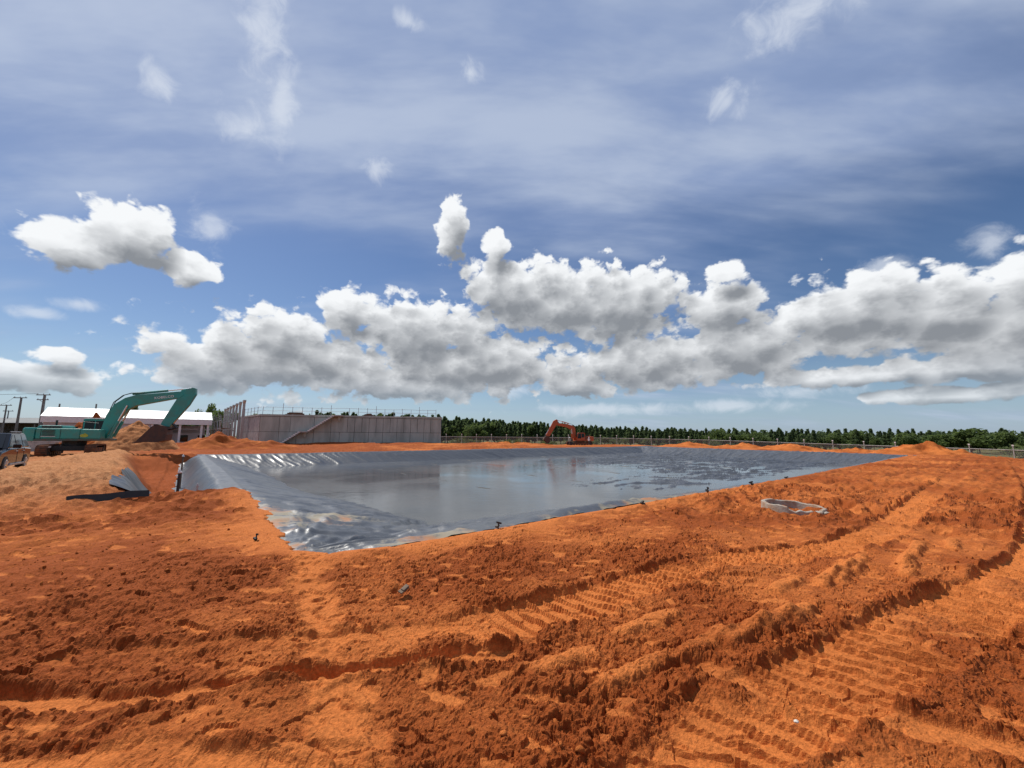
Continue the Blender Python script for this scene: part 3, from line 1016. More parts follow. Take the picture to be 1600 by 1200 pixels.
# ------------------------------------------------------------------ pond: sheet and water
def build_liner():
    nu, nv = 470, 410
    u = np.linspace(-0.10, 1.03, nu)
    v = np.linspace(-0.06, 1.03, nv)
    u = np.sign(u) * np.abs(u) ** 1.55
    v = np.sign(v) * np.abs(v) ** 1.45
    V, U = np.meshgrid(v, u, indexing='ij')
    A, B, C, D = [p[None, None, :] for p in (PA, PB, PC, PD)]
    U_, V_ = U[..., None], V[..., None]
    P_ = A * (1 - U_) * (1 - V_) + B * U_ * (1 - V_) + C * U_ * V_ + D * (1 - U_) * V_
    X, Y = P_[..., 0].astype(np.float32), P_[..., 1].astype(np.float32)
    z, sd, t, n, ditch, bank, hump = base_height(X, Y)
    r = np.hypot(X, Y)
    # nearest of the four sides -> length along it
    sides = [(PA, PB), (PB, PC), (PC, PD), (PD, PA)]
    best = np.full(X.shape, 1e9)
    al = np.zeros(X.shape)
    sid = np.zeros(X.shape, int)
    for k, (a, b) in enumerate(sides):
        e = (b - a) / np.linalg.norm(b - a)
        dx, dy = X - a[0], Y - a[1]
        d = np.abs(dx * e[1] - dy * e[0])
        s = dx * e[0] + dy * e[1]
        up = d < best
        best = np.where(up, d, best)
        al = np.where(up, s, al)
        sid = np.where(up, k, sid)
    skew = al + 0.35 * best * np.where(sid == 2, 1.0, -0.5)
    slope_zone = smooth(sd, -0.3, 0.5) * (1 - smooth(sd, 3.2, 6.5))
    outer = smooth(n, -0.6, 0.2) * smooth(t, 7.5, 9)
    wr = 0.5 * np.maximum(1 - np.abs(perlin(skew / 1.1, best / 5.0, 100)) * 3.0, 0) ** 1.5
    wr = wr + 0.35 * np.maximum(1 - np.abs(perlin(skew / 0.45, best / 2.6, 101)) * 3.0, 0) ** 1.5
    wr = wr + 0.5 * perlin(skew / 2.4, best / 4.0, 102)
    amp = np.where(sid == 2, 0.11, np.where(sid == 1, 0.26, 0.085))
    amp = amp * (0.6 + 0.6 * smooth(perlin(X / 8, Y / 8, 103), -0.4, 0.4))
    dz = wr * amp * np.maximum(slope_zone, 0.9 * outer)
    pk = np.maximum(1 - np.abs(perlin(al / 2.2, best / 0.55 + al / 4.0, 117)) * 2.6, 0)
    dz = dz + np.where(sid == 1, 0.09 * pk * slope_zone, 0)
    # long soft folds sweeping round the near corner
    cr = np.hypot(X - PA[0], Y - PA[1])
    ca = np.arctan2(Y - PA[1], X - PA[0])
    near = np.exp(-(cr / 9.0) ** 2)
    fold = np.maximum(1 - np.abs(perlin(X / 1.9 + 0.8 * Y / 1.9, (Y - 0.6 * X) / 0.85, 104)) * 2.6, 0)
    dz = dz + near * smooth(sd, 0.0, 0.8) * 0.085 * fold
    dz = dz + near * smooth(sd, 0.0, 0.5) * 0.05 * np.maximum(1 - np.abs(perlin(cr / 5.0, ca * 4.5, 106)) * 2.5, 0)
    # a plump roll of sheet along the near edge
    roll = np.exp(-((sd - 0.42) / 0.22) ** 2) * smooth(X, -1.0, 1.2) * (1 - smooth(X, 30, 40)) * (sid == 0)
    dz = dz + (0.03 + 0.14 * np.exp(-((X - 1.6) / 2.2) ** 2)) * roll * (0.6 + 0.6 * perlin(al / 3.0, al * 0, 107))
    # floor: floating folds that break the water on the right
    floor = smooth(sd, 3.0, 6.0)
    zone = smooth(X * 0.75 - Y * 0.12 + 5 * perlin(X / 9, Y / 9, 108), -4.0, 5.0)
    ang_u = X * 0.93 + Y * 0.36
    ang_v = -X * 0.36 + Y * 0.93
    folds = np.maximum(1 - np.abs(perlin(ang_u / 4.5, ang_v / 1.3, 109)) * 2.6, 0) ** 2
    folds2 = np.maximum(1 - np.abs(perlin(ang_u / 1.7, ang_v / 0.6, 111)) * 2.8, 0) ** 2
    floor_z = -1.10 + zone * (0.195 * folds + 0.09 * folds2 + 0.05 * perlin(X / 5, Y / 5, 112) + 0.015)
    z2 = z * (1 - floor) + np.maximum(floor_z, -1.12) * floor
    Z = z2 + dz + 0.02 + 0.0006 * r
    # outside: dive under the soil on the near sides, lie on the bank crest on the far ones
    bury = (sid == 0) | ((sid == 3) & (t < 8.3))
    jag = 0.12 * perlin(X / 0.5, Y / 0.5, 113) + 0.07 * perlin(X / 0.16, Y / 0.16, 114)
    Z = np.where(bury, Z - 0.03 - 0.16 * smooth(-(sd + jag), -0.25, 0.45), Z)
    endn = 0.8 + 0.75 * smooth(t, 8.5, 12) + 0.15 * perlin(t / 1.2, t * 0, 115)
    keep_out = (sid == 3) & (t > 7.4) & (n < endn) & (t < TLEN + 0.6)
    keep_far = ((sid == 1) | (sid == 2)) & (sd > -0.45 + jag)
    keep_near = bury & (sd > -0.6)
    keep = (sd > 0) | keep_out | keep_far | keep_near
    dust = 0.10 + 0.0 * X
    dust = dust + 0.55 * np.exp(-(((X + 4.2) / 1.6) ** 2 + ((Y - 9.7) / 1.5) ** 2))
    dust = dust + 0.42 * np.exp(-(((X + 1.9) / 1.3) ** 2 + ((Y - 7.4) / 0.7) ** 2))
    dust = dust + 0.30 * np.exp(-(((X - 3) / 3.5) ** 2 + ((Y - 11.5) / 1.6) ** 2))
    dust = dust + 0.38 * np.exp(-((sd) / 0.5) ** 2) * ((sid == 0) | (t < 8))
    dust = np.where(outer > 0.5, 0.0, dust)
    o = grid_mesh('pond_liner', X, Y, Z, M['liner'], {'dust': dust, 'grime': np.clip(1.0 - np.where((sid == 2) & (sd < 5), 0.90, 0.20) * smooth(r, 22, 46), 0, 1)}, keep=keep)
    tag(o, 'wrinkled black plastic sheet lining the banks of the big pond', 'pond liner')
    ab = (PB - PA) / np.linalg.norm(PB - PA)
    rs = random.Random(12)
    for k, off in enumerate((11.0, 17.5, 24.0, 30.5, 37.0)):
        q = MB()
        s0 = PA + ab * off
        Lk = 26 + 0.35 * off
        vs, ns_ = [], 90
        for m_ in range(ns_):
            tt = 7.5 + (Lk - 7.5) * m_ / (ns_ - 1)
            wv = 0.12 * math.sin(tt * 0.9 + k) + rs.uniform(-.03, .03)
            p = s0 + TDIR * tt + ab * wv
            zz = WATER_Z + 0.022 * math.sin(tt * 1.3 + 2 * k) + 0.018 * math.sin(tt * 3.1 + k) - 0.012
            for (da, dz_) in ((-0.045, -0.03), (-0.02, 0.0), (0.02, 0.006), (0.045, -0.03)):
                vs.append((p[0] + ab[0] * da, p[1] + ab[1] * da, zz + dz_))
        q.add(vs, [(4 * m_ + c_, 4 * m_ + c_ + 1, 4 * m_ + c_ + 5, 4 * m_ + c_ + 4) for m_ in range(ns_ - 1) for c_ in range(3)])
        q.build('weld_seam', 'rubber', o)


def build_water():
    inner = MB()
    c = POND.mean(0)
    pts = []
    for p in POND:
        d = np.array(p) - c
        L = np.linalg.norm(d)
        pts.append(tuple(c + d * (L - 1.3) / L) + (WATER_Z,))
    inner.add(pts, [tuple(range(len(pts)))])
    o = inner.build('water', 'water')
    tag(o, 'still grey water standing in the lined pond', kind='structure')


build_liner()
build_water()


def ditch_sheets():
    def sheet(t0, t1, n0, n1, name, label, seed):
        tt = np.linspace(t0, t1, 60)
        ns = np.linspace(n0, n1, 26)
        T, Nn = np.meshgrid(tt, ns, indexing='ij')
        T = T + 0.12 * perlin(Nn / .5, T / 2, seed)
        Nn = Nn + 0.15 * perlin(T / .9, Nn / 3, seed + 1)
        X = PA[0] + TDIR[0] * T + TN[0] * Nn
        Y = PA[1] + TDIR[1] * T + TN[1] * Nn
        z = base_height(X, Y)[0]
        z = z + 0.07 + 0.05 * np.maximum(1 - np.abs(perlin(T / .5, Nn / 2.2, seed + 2)) * 3, 0)
        o = grid_mesh(name, X.astype(np.float32), Y.astype(np.float32), z, M['liner'], {'dust': np.full(X.shape, 0.05, np.float32), 'grime': np.full(X.shape, 0.8, np.float32)})
        tag(o, label, 'plastic sheet')
    sheet(8.3, 13.8, 1.25, 2.9, 'plastic_sheet', 'blue grey plastic sheet hanging down the sandy ditch side behind the capped stake', 120)
    sheet(15.0, 18.0, 2.1, 3.25, 'plastic_sheet', 'smaller rolled end of plastic sheet farther along the sandy ditch side', 130)


ditch_sheets()


# ------------------------------------------------------------------ heaps of earth and sand
def heap(name, label, cx, cy, rx, ry, h, rz=0.0, sand=0.0, wet=0.3, seed=0, group=None, nr=46, nt=110, lump=0.3):
    rr = np.linspace(0.001, 1.12, nr)
    th = np.linspace(0, 2 * np.pi, nt, endpoint=False)
    RR, TT = np.meshgrid(rr, th, indexing='ij')
    edge = 1 + 0.22 * perlin(np.cos(TT) * 1.6, np.sin(TT) * 1.6, 140 + seed)
    lx, ly = RR * np.cos(TT) * rx * edge, RR * np.sin(TT) * ry * edge
    X = cx + lx * math.cos(rz) - ly * math.sin(rz)
    Y = cy + lx * math.sin(rz) + ly * math.cos(rz)
    prof = np.clip(1 - RR, -0.2, 1)
    prof = np.where(prof > 0, np.abs(prof) ** 0.85, prof)
    s = min(rx, ry)
    Z = h * prof * (1 + lump * fbm(X, Y, s * 0.7, 3, 0.55, 150 + seed)) + 0.05 * h * fbm(X, Y, s * 0.18, 3, 0.6, 160 + seed)
    g0 = base_height(X, Y)[0]
    Z = Z + g0 - 0.08 - 0.25 * np.clip(RR - 0.95, 0, 1)
    w_ = wet + 0.5 * fbm(X, Y, s * 0.5, 3, 0.5, 170 + seed)
    o = grid_mesh(name, X.astype(np.float32), Y.astype(np.float32), Z.astype(np.float32), M['soil'],
                  {'wet': w_, 'sand': np.full(X.shape, sand), 'grass': np.zeros(X.shape)}, wrap=True)
    tag(o, label, 'soil heap', group)
    return o


heap('sand_pile', 'tall smooth tan sand pile behind the teal excavator, below the white roof', -42.3, 45.5, 4.6, 3.6, 3.4, 0, sand=0.75, wet=0.0, seed=1, lump=0.07)
heap('soil_heap', 'dark clumpy red earth heap showing above the teal excavator body', -48.5, 46.5, 4.4, 3.0, 3.7, 0.2, wet=0.55, seed=2)
heap('soil_heap', 'long low dark red earth bank between the bucket and the concrete tank', -36.0, 49.5, 10.0, 3.2, 1.35, 0.1, wet=0.6, seed=3, lump=0.5)
heap('soil_heap', 'orange earth heap before the fence just right of the orange excavator', 35.1, 81, 6.2, 3.0, 1.0, -0.3, wet=0.15, seed=4)
heap('soil_heap', 'orange earth heap with a notched top, second along the fence from the excavator', 42.8, 75, 5.5, 3.0, 1.05, -0.5, wet=0.2, seed=5)
heap('soil_heap', 'long orange earth heap in the middle of the fence line', 48.2, 69, 6.6, 2.8, 1.25, -0.5, wet=0.15, seed=6)
heap('soil_heap', 'low reddish earth heap left of the big right-hand heap', 51.8, 61, 6.0, 2.4, 0.85, -0.6, wet=0.35, seed=7)
heap('soil_heap', 'broad orange earth heap at the far right corner of the pond', 52.5, 51, 6.2, 3.6, 1.6, -0.4, wet=0.25, seed=8, lump=0.45)
heap('soil_heap', 'low flat strip of turned orange earth right of the concrete tank', 0.0, 72, 9.0, 2.2, 0.5, 0.25, wet=0.3, seed=9, lump=0.6)


# ------------------------------------------------------------------ concrete tank
def build_tank():
    p0, p1 = Vector((-37.6, 60.0, 0)), Vector((-11.75, 67.0, 0))
    L = (p1 - p0).length
    rz = math.atan2(p1.y - p0.y, p1.x - p0.x)
    root = thing('concrete_tank', (p0.x, p0.y, 0.2), rz, 'long raw grey concrete tank with open top and outside stair', 'tank')
    top = 4.75
    depth = 16.0
    core = MB()
    core.box((L / 2, 0.20, top / 2 - .02), (L - 0.1, 0.24, top - 0.05))
    SA = R(121)            # the left end wall leaves the front at an angle
    sdv = Vector((math.cos(SA), math.sin(SA), 0))
    snv = Vector((-math.sin(SA), math.cos(SA), 0))
    SL = 12.0
    core.box(sdv * (SL / 2 + .15) - snv * 0.20 + Vector((0, 0, top / 2 - .02)), (SL - 0.1, 0.24, top - 0.05), rz=SA)
    core.box((L - 0.20, depth / 2 + .1, top / 2 - .02), (0.24, depth - 0.7, top - 0.05))
    e0 = sdv * SL
    bl = Vector((L - 0.2 - e0.x, depth - e0.y, 0))
    core.box((e0 + Vector((L - 0.2, depth, 0))) / 2 + Vector((0, 0, top / 2 - .02)), (bl.length - .4, 0.24, top - 0.05), rz=math.atan2(bl.y, bl.x))
    core.build('wall_core', 'joint', root)
    mid = 2.12
    rnd = random.Random(5)

    def panel(x0, x1, z0, z1, face):
        q = MB()
        th_ = 0.10 + rnd.uniform(-0.012, 0.012)
        gp = 0.05
        w_, h_ = (x1 - x0 - gp), (z1 - z0 - gp)
        if face == 'front':
            q.box(((x0 + x1) / 2, 0.08 - th_ / 2 - 0.002, (z0 + z1) / 2), (w_, th_, h_), ry=rnd.uniform(-.002, .002))
        else:
            q.box(sdv * ((x0 + x1) / 2) + snv * (-0.08 + th_ / 2 + .002) + Vector((0, 0, (z0 + z1) / 2)), (w_, th_, h_), rz=SA)
        q.build('panel', 'concrete' if face == 'front' else 'concrete_light', root)  # left end wall paler: its sunlit look is put into the colour
    # right half: narrow shutter panels, left half: wide pours
    xs = [0.0, 2.6, 4.1, 7.4, 9.8, 12.2]
    while xs[-1] < L - 1.2:
        xs.append(xs[-1] + 1.07)
    xs[-1] = L
    for a, b in zip(xs[:-1], xs[1:]):
        panel(a, b, mid, top - 0.34, 'front')
    xs2 = [0.0, 2.6, 5.0, 7.4, 9.8, 11.1]
    while xs2[-1] < L - 1.6:
        xs2.append(xs2[-1] + 2.14)
    xs2[-1] = L
    for a, b in zip(xs2[:-1], xs2[1:]):
        panel(a, b, 0.0, mid, 'front')
    for a in range(4):
        panel(a * 3.0 + 0.12, a * 3.0 + 3.0, mid, top - 0.34, 'side')
        panel(a * 3.0 + 0.12, a * 3.0 + 3.0, 0.0, mid, 'side')
    cp = MB()
    cp.box((L / 2, 0.10, top - 0.16), (L + 0.22, 0.42, 0.30))
    cp.build('coping', 'concrete', root, bevel=0.02)
    cp = MB()
    cp.box(sdv * (SL / 2 + .3) - snv * 0.10 + Vector((0, 0, top - .165)), (SL - .3, 0.42, 0.29), rz=SA)
    cp.build('coping', 'concrete_light', root, bevel=0.02)
    cp = MB()
    cp.box((L - 0.10, depth / 2 + .2, top - 0.165), (0.42, depth - 0.25, 0.29))
    cp.build('coping', 'concrete', root, bevel=0.02)
    # stair along the front
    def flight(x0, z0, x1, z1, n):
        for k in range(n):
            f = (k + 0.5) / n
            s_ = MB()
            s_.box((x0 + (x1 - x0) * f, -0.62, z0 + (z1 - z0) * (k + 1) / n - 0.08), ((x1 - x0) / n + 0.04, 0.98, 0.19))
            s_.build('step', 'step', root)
        b = MB()
        poly = [(x0, z0 - 0.20), (x1, z1 - 0.20), (x1, z1 - 0.02 - .10), (x0, z0 - 0.10 - .02)]
        b.prism(poly, -1.02, -0.20)
        b.build('stair_slab', 'concrete', root)
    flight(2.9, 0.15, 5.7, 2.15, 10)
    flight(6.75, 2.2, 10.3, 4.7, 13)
    ld = MB()
    ld.box((6.22, -0.62, 2.13), (1.1, 1.0, 0.16))
    ld.build('landing', 'concrete_light', root)
    ld = MB()
    ld.box((10.95, -0.62, 4.66), (1.3, 1.0, 0.16))
    ld.build('landing', 'concrete_light', root)
    for x_ in (6.25, 11.0):
        b = MB()
        b.prism([(x_ - .3, 2.04 if x_ < 8 else 4.57), (x_ + .3, 2.04 if x_ < 8 else 4.57), (x_ + .1, 1.3 if x_ < 8 else 3.9), (x_ - .1, 1.3 if x_ < 8 else 3.9)], -0.35, -0.04)
        b.build('bracket', 'concrete', root)
    # railing on the rim
    rail = thing('rim_railing', (p0.x, p0.y, 0.2 + top - 0.012), rz, 'thin steel tube railing along the rim of the concrete tank', 'railing')
    xr = [0.2 + 1.35 * k for k in range(int((L - 0.2) / 1.35) + 1)]
    for k, x_ in enumerate(xr):
        hgt = 1.15 + (0.45 if k % 5 == 2 else 0.0) + rnd.uniform(-.05, .1)
        if abs(x_ - 10.9) < 0.8:
            continue
        q = MB()
        q.cyl((x_, 0.12, 0), (x_ + rnd.uniform(-.04, .04), 0.12, hgt), 0.035, n=6)
        q.build('post', 'steel', rail)
    for hz in (0.55, 1.08):
        q = MB()
        pts = [(x_, 0.16, hz + rnd.uniform(-.05, .05)) for x_ in xr]
        q.tube(pts, 0.024, 5)
        q.build('rail', 'steel', rail)
    q = MB()
    for hz in (0.55, 1.08):
        q.tube([tuple(Vector((math.cos(R(121)), math.sin(R(121)), 0)) * (0.3 + 1.9 * k) + Vector((0.1, 0.1, hz))) for k in range(7)], 0.024, 5)
    q.build('rail', 'steel', rail)
    for k in range(6):
        q = MB()
        pv = Vector((math.cos(R(121)), math.sin(R(121)), 0)) * (2.2 + 1.9 * k) + Vector((.1, .1, 0))
        q.cyl(pv, pv + Vector((0, 0, 1.2)), 0.035, n=6)
        q.build('post', 'steel', rail)
    return root, rz, p0


TANK, TRZ, TP0 = build_tank()


def tank_pt(x, y, z):
    c, s = math.cos(TRZ), math.sin(TRZ)
    return (TP0.x + x * c - y * s, TP0.y + x * s + y * c, 0.2 + z)


# boards stacked on the rim
for k, (bx, ln, lab) in enumerate([(4.6, 2.6, 'loose stack of shuttering boards on the tank rim left of the stair'), (15.2, 1.6, 'short dark stack of boards on the tank rim right of the stair')]):
    o = thing('board_stack', tank_pt(bx, 0.11, 4.74), TRZ, lab, 'boards')
    for j in range(4):
        q = MB()
        q.box((0.12 * (j % 2), 0.0, 0.05 + 0.085 * j), (ln - 0.25 * j, 0.34, 0.08), rz=0.05 * (j - 1.5))
        q.build('board', 'wood', o)


# columns of the next building, with scaffolding
def build_columns():
    n = 7
    for k in range(n):
        f = k / (n - 1)
        x, y = -42.9 + (-58.7 + 42.9) * f, 64.0 + 18 * f
        top = 7.35 - 0.2 * f
        lab = ['nearest', 'second', 'third', 'fourth', 'fifth', 'sixth', 'farthest'][k] + ' tall concrete column with a T head in the row left of the tank'
        g = ground_z(x, y) - 0.1
        o = thing('concrete_column', (x, y, g), R(-49), lab, 'column', 'concrete columns left of the tank')
        q = MB()
        q.box((0, 0, (top - g) / 2 - .1), (0.34, 0.34, top - g - 0.2))
        q.build('shaft', 'concrete_light', o, bevel=0.02)
        q = MB()
        q.box((0, 0, top - g - 0.1), (1.15, 0.36, 0.22), )
        q.prism([(-0.5, top - g - 0.21), (0.5, top - g - 0.21), (0.17, top - g - 0.55), (-0.17, top - g - 0.55)], -0.17, 0.17)
        q.build('head', 'concrete_light', o)
    sc = thing('scaffold', (-46.2, 64.2, ground_z(-46.2, 64.2) - .1), math.atan2(18, -15.8), 'rusty steel tube scaffold standing beside the row of columns', 'scaffold')
    for k in range(9):
        for d in (-1.4, 0.2):
            q = MB()
            q.cyl((k * 2.4, d, 0), (k * 2.4, d, 4.6 + 0.3 * (k % 3)), 0.04, n=6)
            q.build('upright', 'steel', sc)
    for hz in (1.2, 2.5, 3.8):
        for d in (-1.4, 0.2):
            q = MB()
            q.cyl((-0.4, d, hz), (19.6, d, hz + .05), 0.035, n=6)
            q.build('ledger', 'steel', sc)
    for k in range(8):
        q = MB()
        q.cyl((k * 2.4, 0.24, 0.1 if k % 2 else 3.8), (k * 2.4 + 2.4, 0.24, 3.8 if k % 2 else 0.1), 0.03, n=6)
        q.build('brace', 'steel', sc)
    for k in range(3):
        q = MB()
        q.box((3.4 + 6.2 * k, -0.6, 2.58), (5.6, 1.2, 0.06))
        q.build('deck_board', 'wood', sc)


build_columns()


# ------------------------------------------------------------------ white shed
def build_shed():
    x0, x1, yf, yb = -65.3, -42.5, 56.0, 65.0
    L, W = 18.6, 9.0
    root = thing('white_shed', (x0, yf, 0.0), R(40.0), 'long white shed with a bright sheet roof and an open right end', 'shed')
    eave, ridge, run = 4.25, 5.65, 3.4
    n = 19
    for k in range(n):
        a, b = -0.3 + (L + 0.6) * k / n, -0.3 + (L + 0.6) * (k + 1) / n
        q = MB()
        th_ = 0.05 + 0.012 * (k % 2)
        def slab(ya, za, yb_, zb):
            vs = [(a, ya, za), (b, ya, za), (b, yb_, zb), (a, yb_, zb)]
            vs = vs + [(p[0], p[1], p[2] + th_) for p in vs]
            q.add(vs, [(3, 2, 1, 0), (4, 5, 6, 7), (0, 1, 5, 4), (1, 2, 6, 5), (2, 3, 7, 6), (3, 0, 4, 7)])
        slab(-0.35, eave, run, ridge)
        slab(run + .002, ridge, W + 0.35, eave - 0.6)
        q.build('roof_sheet', 'roof', root)
    q = MB()
    q.box((L / 2, -0.28, eave - 0.42), (L + 0.5, 0.10, 0.80))
    q.build('fascia', 'white', root)
    q = MB()
    q.prism([(-0.0, 0), (0, 0)], 0, 0) if False else None
    wl = L * 0.60
    q.box((wl / 2, 0.0, 1.75), (wl, 0.2, 3.5))
    q.build('front_wall', 'wall', root)
    q = MB()
    q.box((0.06, W / 2 + .15, 1.75), (0.2, W - 0.4, 3.5))
    q.build('end_wall', 'wall', root)
    q = MB()
    q.box((L / 2, W - 0.1, 1.7), (L - .3, 0.2, 3.4))
    q.build('back_wall', 'wall', root)
    for x_ in (wl + 0.2, wl + 3.6, wl + 6.4, L - 0.2):
        q = MB()
        q.box((x_, 0.0, 1.72), (0.30, 0.26, 3.44))
        q.build('column', 'white', root)
    q = MB()
    q.box((wl + (L - wl) / 2, 2.6, 1.05), (L - wl - 0.8, 0.18, 2.1))
    q.build('inner_wall', 'wall', root)
    for x_ in (wl + 2.2, wl + 4.3, wl + 6.6):
        q = MB()
        q.box((x_, 2.49, 1.2), (1.0, 0.05, 1.1))
        q.build('window', 'glass', root)
    q = MB()
    q.box((wl + (L - wl) / 2, 1.2, 2.75), (L - wl - 0.6, 0.16, 0.14))
    q.build('beam', 'steel', root)
    for x_ in (3.4, 9.5):
        q = MB()
        q.box((x_, -0.13, 1.1), (2.2, 0.06, 2.2))
        q.build('door', 'greyroof', root)
    return root


build_shed()


def low_shed():
    root = thing('grey_shed', (-124, 77.0, 0.0), R(3), 'low dark open shed with a dull grey roof at the far left', 'shed')
    for k in range(18):
        q = MB()
        a, b = 3.1 * k, 3.1 * k + 3.09
        vs = [(a, -0.5, 3.9), (b, -0.5, 3.9), (b, 8, 5.2), (a, 8, 5.2)]
        vs = vs + [(p[0], p[1], p[2] + 0.07) for p in vs]
        q.add(vs, [(3, 2, 1, 0), (4, 5, 6, 7), (0, 1, 5, 4), (1, 2, 6, 5), (2, 3, 7, 6), (3, 0, 4, 7)])
        q.build('roof_sheet', 'greyroof', root)
    for k in range(10):
        q = MB()
        q.box((0.4 + 6.1 * k, 0, 1.95), (0.25, 0.25, 3.88))
        q.build('column', 'pole', root)
    q = MB()
    q.box((27.8, 7.9, 2.4), (55.2, 0.2, 4.9))
    q.build('back_wall', 'pole', root)


low_shed()


def block_wall():
    root = thing('block_stack', (-50.6, 42.2, ground_z(-50.6, 42.2) - .05), R(8), 'stack of pale concrete blocks left of the teal excavator tail', 'blocks')
    rnd = random.Random(3)
    for r_ in range(6):
        for k in range(5):
            if r_ == 5 and k in (0, 4):
                continue
            q = MB()
            q.box((k * 0.62 + (0.3 if r_ % 2 else 0), 0, 0.17 + r_ * 0.335), (0.60, 0.42, 0.325), rz=rnd.uniform(-.03, .03))
            q.build('block', 'concrete_light', root)


block_wall()
for (x, y, wd, dp, h, rz, nm, lab, mt) in [(-53.6, 40.4, 2.6, 1.2, 0.9, 0.1, 'sheet_stack', 'white topped stack of flat sheets above the parked dark car', 'white'),
                                          (-52.2, 47.5, 3.6, 1.6, 2.3, -0.1, 'sheet_stack', 'tall stack of pale panels behind the concrete blocks', 'wall'),
                                          (-58.0, 46.5, 3.0, 1.6, 1.6, 0.2, 'sheet_stack', 'stack of grey boards at the left edge under the grey shed', 'steel')]:
    g = ground_z(x, y) - 0.03
    o = thing(nm, (x, y, g), rz, lab, 'stack')
    nlay = max(3, int(h / 0.28))
    for k in range(nlay):
        q = MB()
        q.box((0.06 * ((k * 7) % 3 - 1), 0.05 * ((k * 5) % 3 - 1), (k + .5) * h / nlay), (wd - 0.1 * (k % 2), dp, h / nlay - 0.03))
        q.build('sheet', mt if k == nlay - 1 or k % 2 else 'wood', o)


# ------------------------------------------------------------------ utility poles and wires
def pole(x, y, top, lab, arms=1, r=0.15, rz=0.0):
    g = ground_z(x, y) - 0.2
    o = thing('utility_pole', (x, y, g), rz, lab, 'pole', 'utility poles at the far left')
    q = MB()
    q.cyl((0, 0, 0), (0, 0, top - g), r * 1.25, r * 0.8, n=8)
    q.build('shaft', 'pole', o, smooth_=False)
    for k in range(arms):
        q = MB()
        zz = top - g - 0.08 - 0.75 * k
        q.box((0, -r, zz), (2.2 if k == 0 else 1.8, 0.10, 0.12))
        if k:
            q.cyl((-.55, -r, zz), (0, -r, zz - .35), .03, n=5)
            q.cyl((.55, -r, zz), (0, -r, zz - .35), .03, n=5)
        q.build('crossarm', 'pole', o)
        for s in (-0.9, 0.0, 0.9):
            q = MB()
            q.cyl((s * (1 if k == 0 else .85), -r, zz + .055), (s * (1 if k == 0 else .85), -r, zz + 0.22), 0.05, 0.03, n=6)
            q.build('insulator', 'concrete_light', o)
    return o


pole(-72.7, 62, 7.9, 'tall utility pole with two crossarms beside the white shed', 2, 0.19)
pole(-81.2, 66, 7.8, 'utility pole with one crossarm, second from the white shed', 1, 0.16)
pole(-94.8, 75, 7.2, 'slim utility pole, third from the white shed', 1, 0.12)
pole(-106.8, 85, 6.7, 'short far utility pole at the left edge', 1, 0.10)
pole(-76.4, 67.5, 6.9, 'thin post standing up behind the left end of the white roof', 0, 0.13)
pole(-70.2, 67.5, 6.9, 'thin post standing up behind the middle of the white roof', 0, 0.13)


def wire(a, b, sag, lab):
    q = MB()
    pts = []
    for k in range(13):
        f = k / 12
        p = Vector(a).lerp(Vector(b), f)
        pts.append((p.x, p.y, p.z - sag * 4 * f * (1 - f)))
    q.tube(pts, 0.022, 4)
    o = q.build('overhead_wire', 'dark')
    tag(o, lab, 'wire')


wire((-73.5, 61.8, 8.02), (-112, 62.5, 8.1), 0.35, 'overhead wire running left from the top of the tall utility pole')
wire((-82.1, 65.8, 7.92), (-95.7, 74.9, 7.35), 0.25, 'overhead wire between the second and third utility poles')


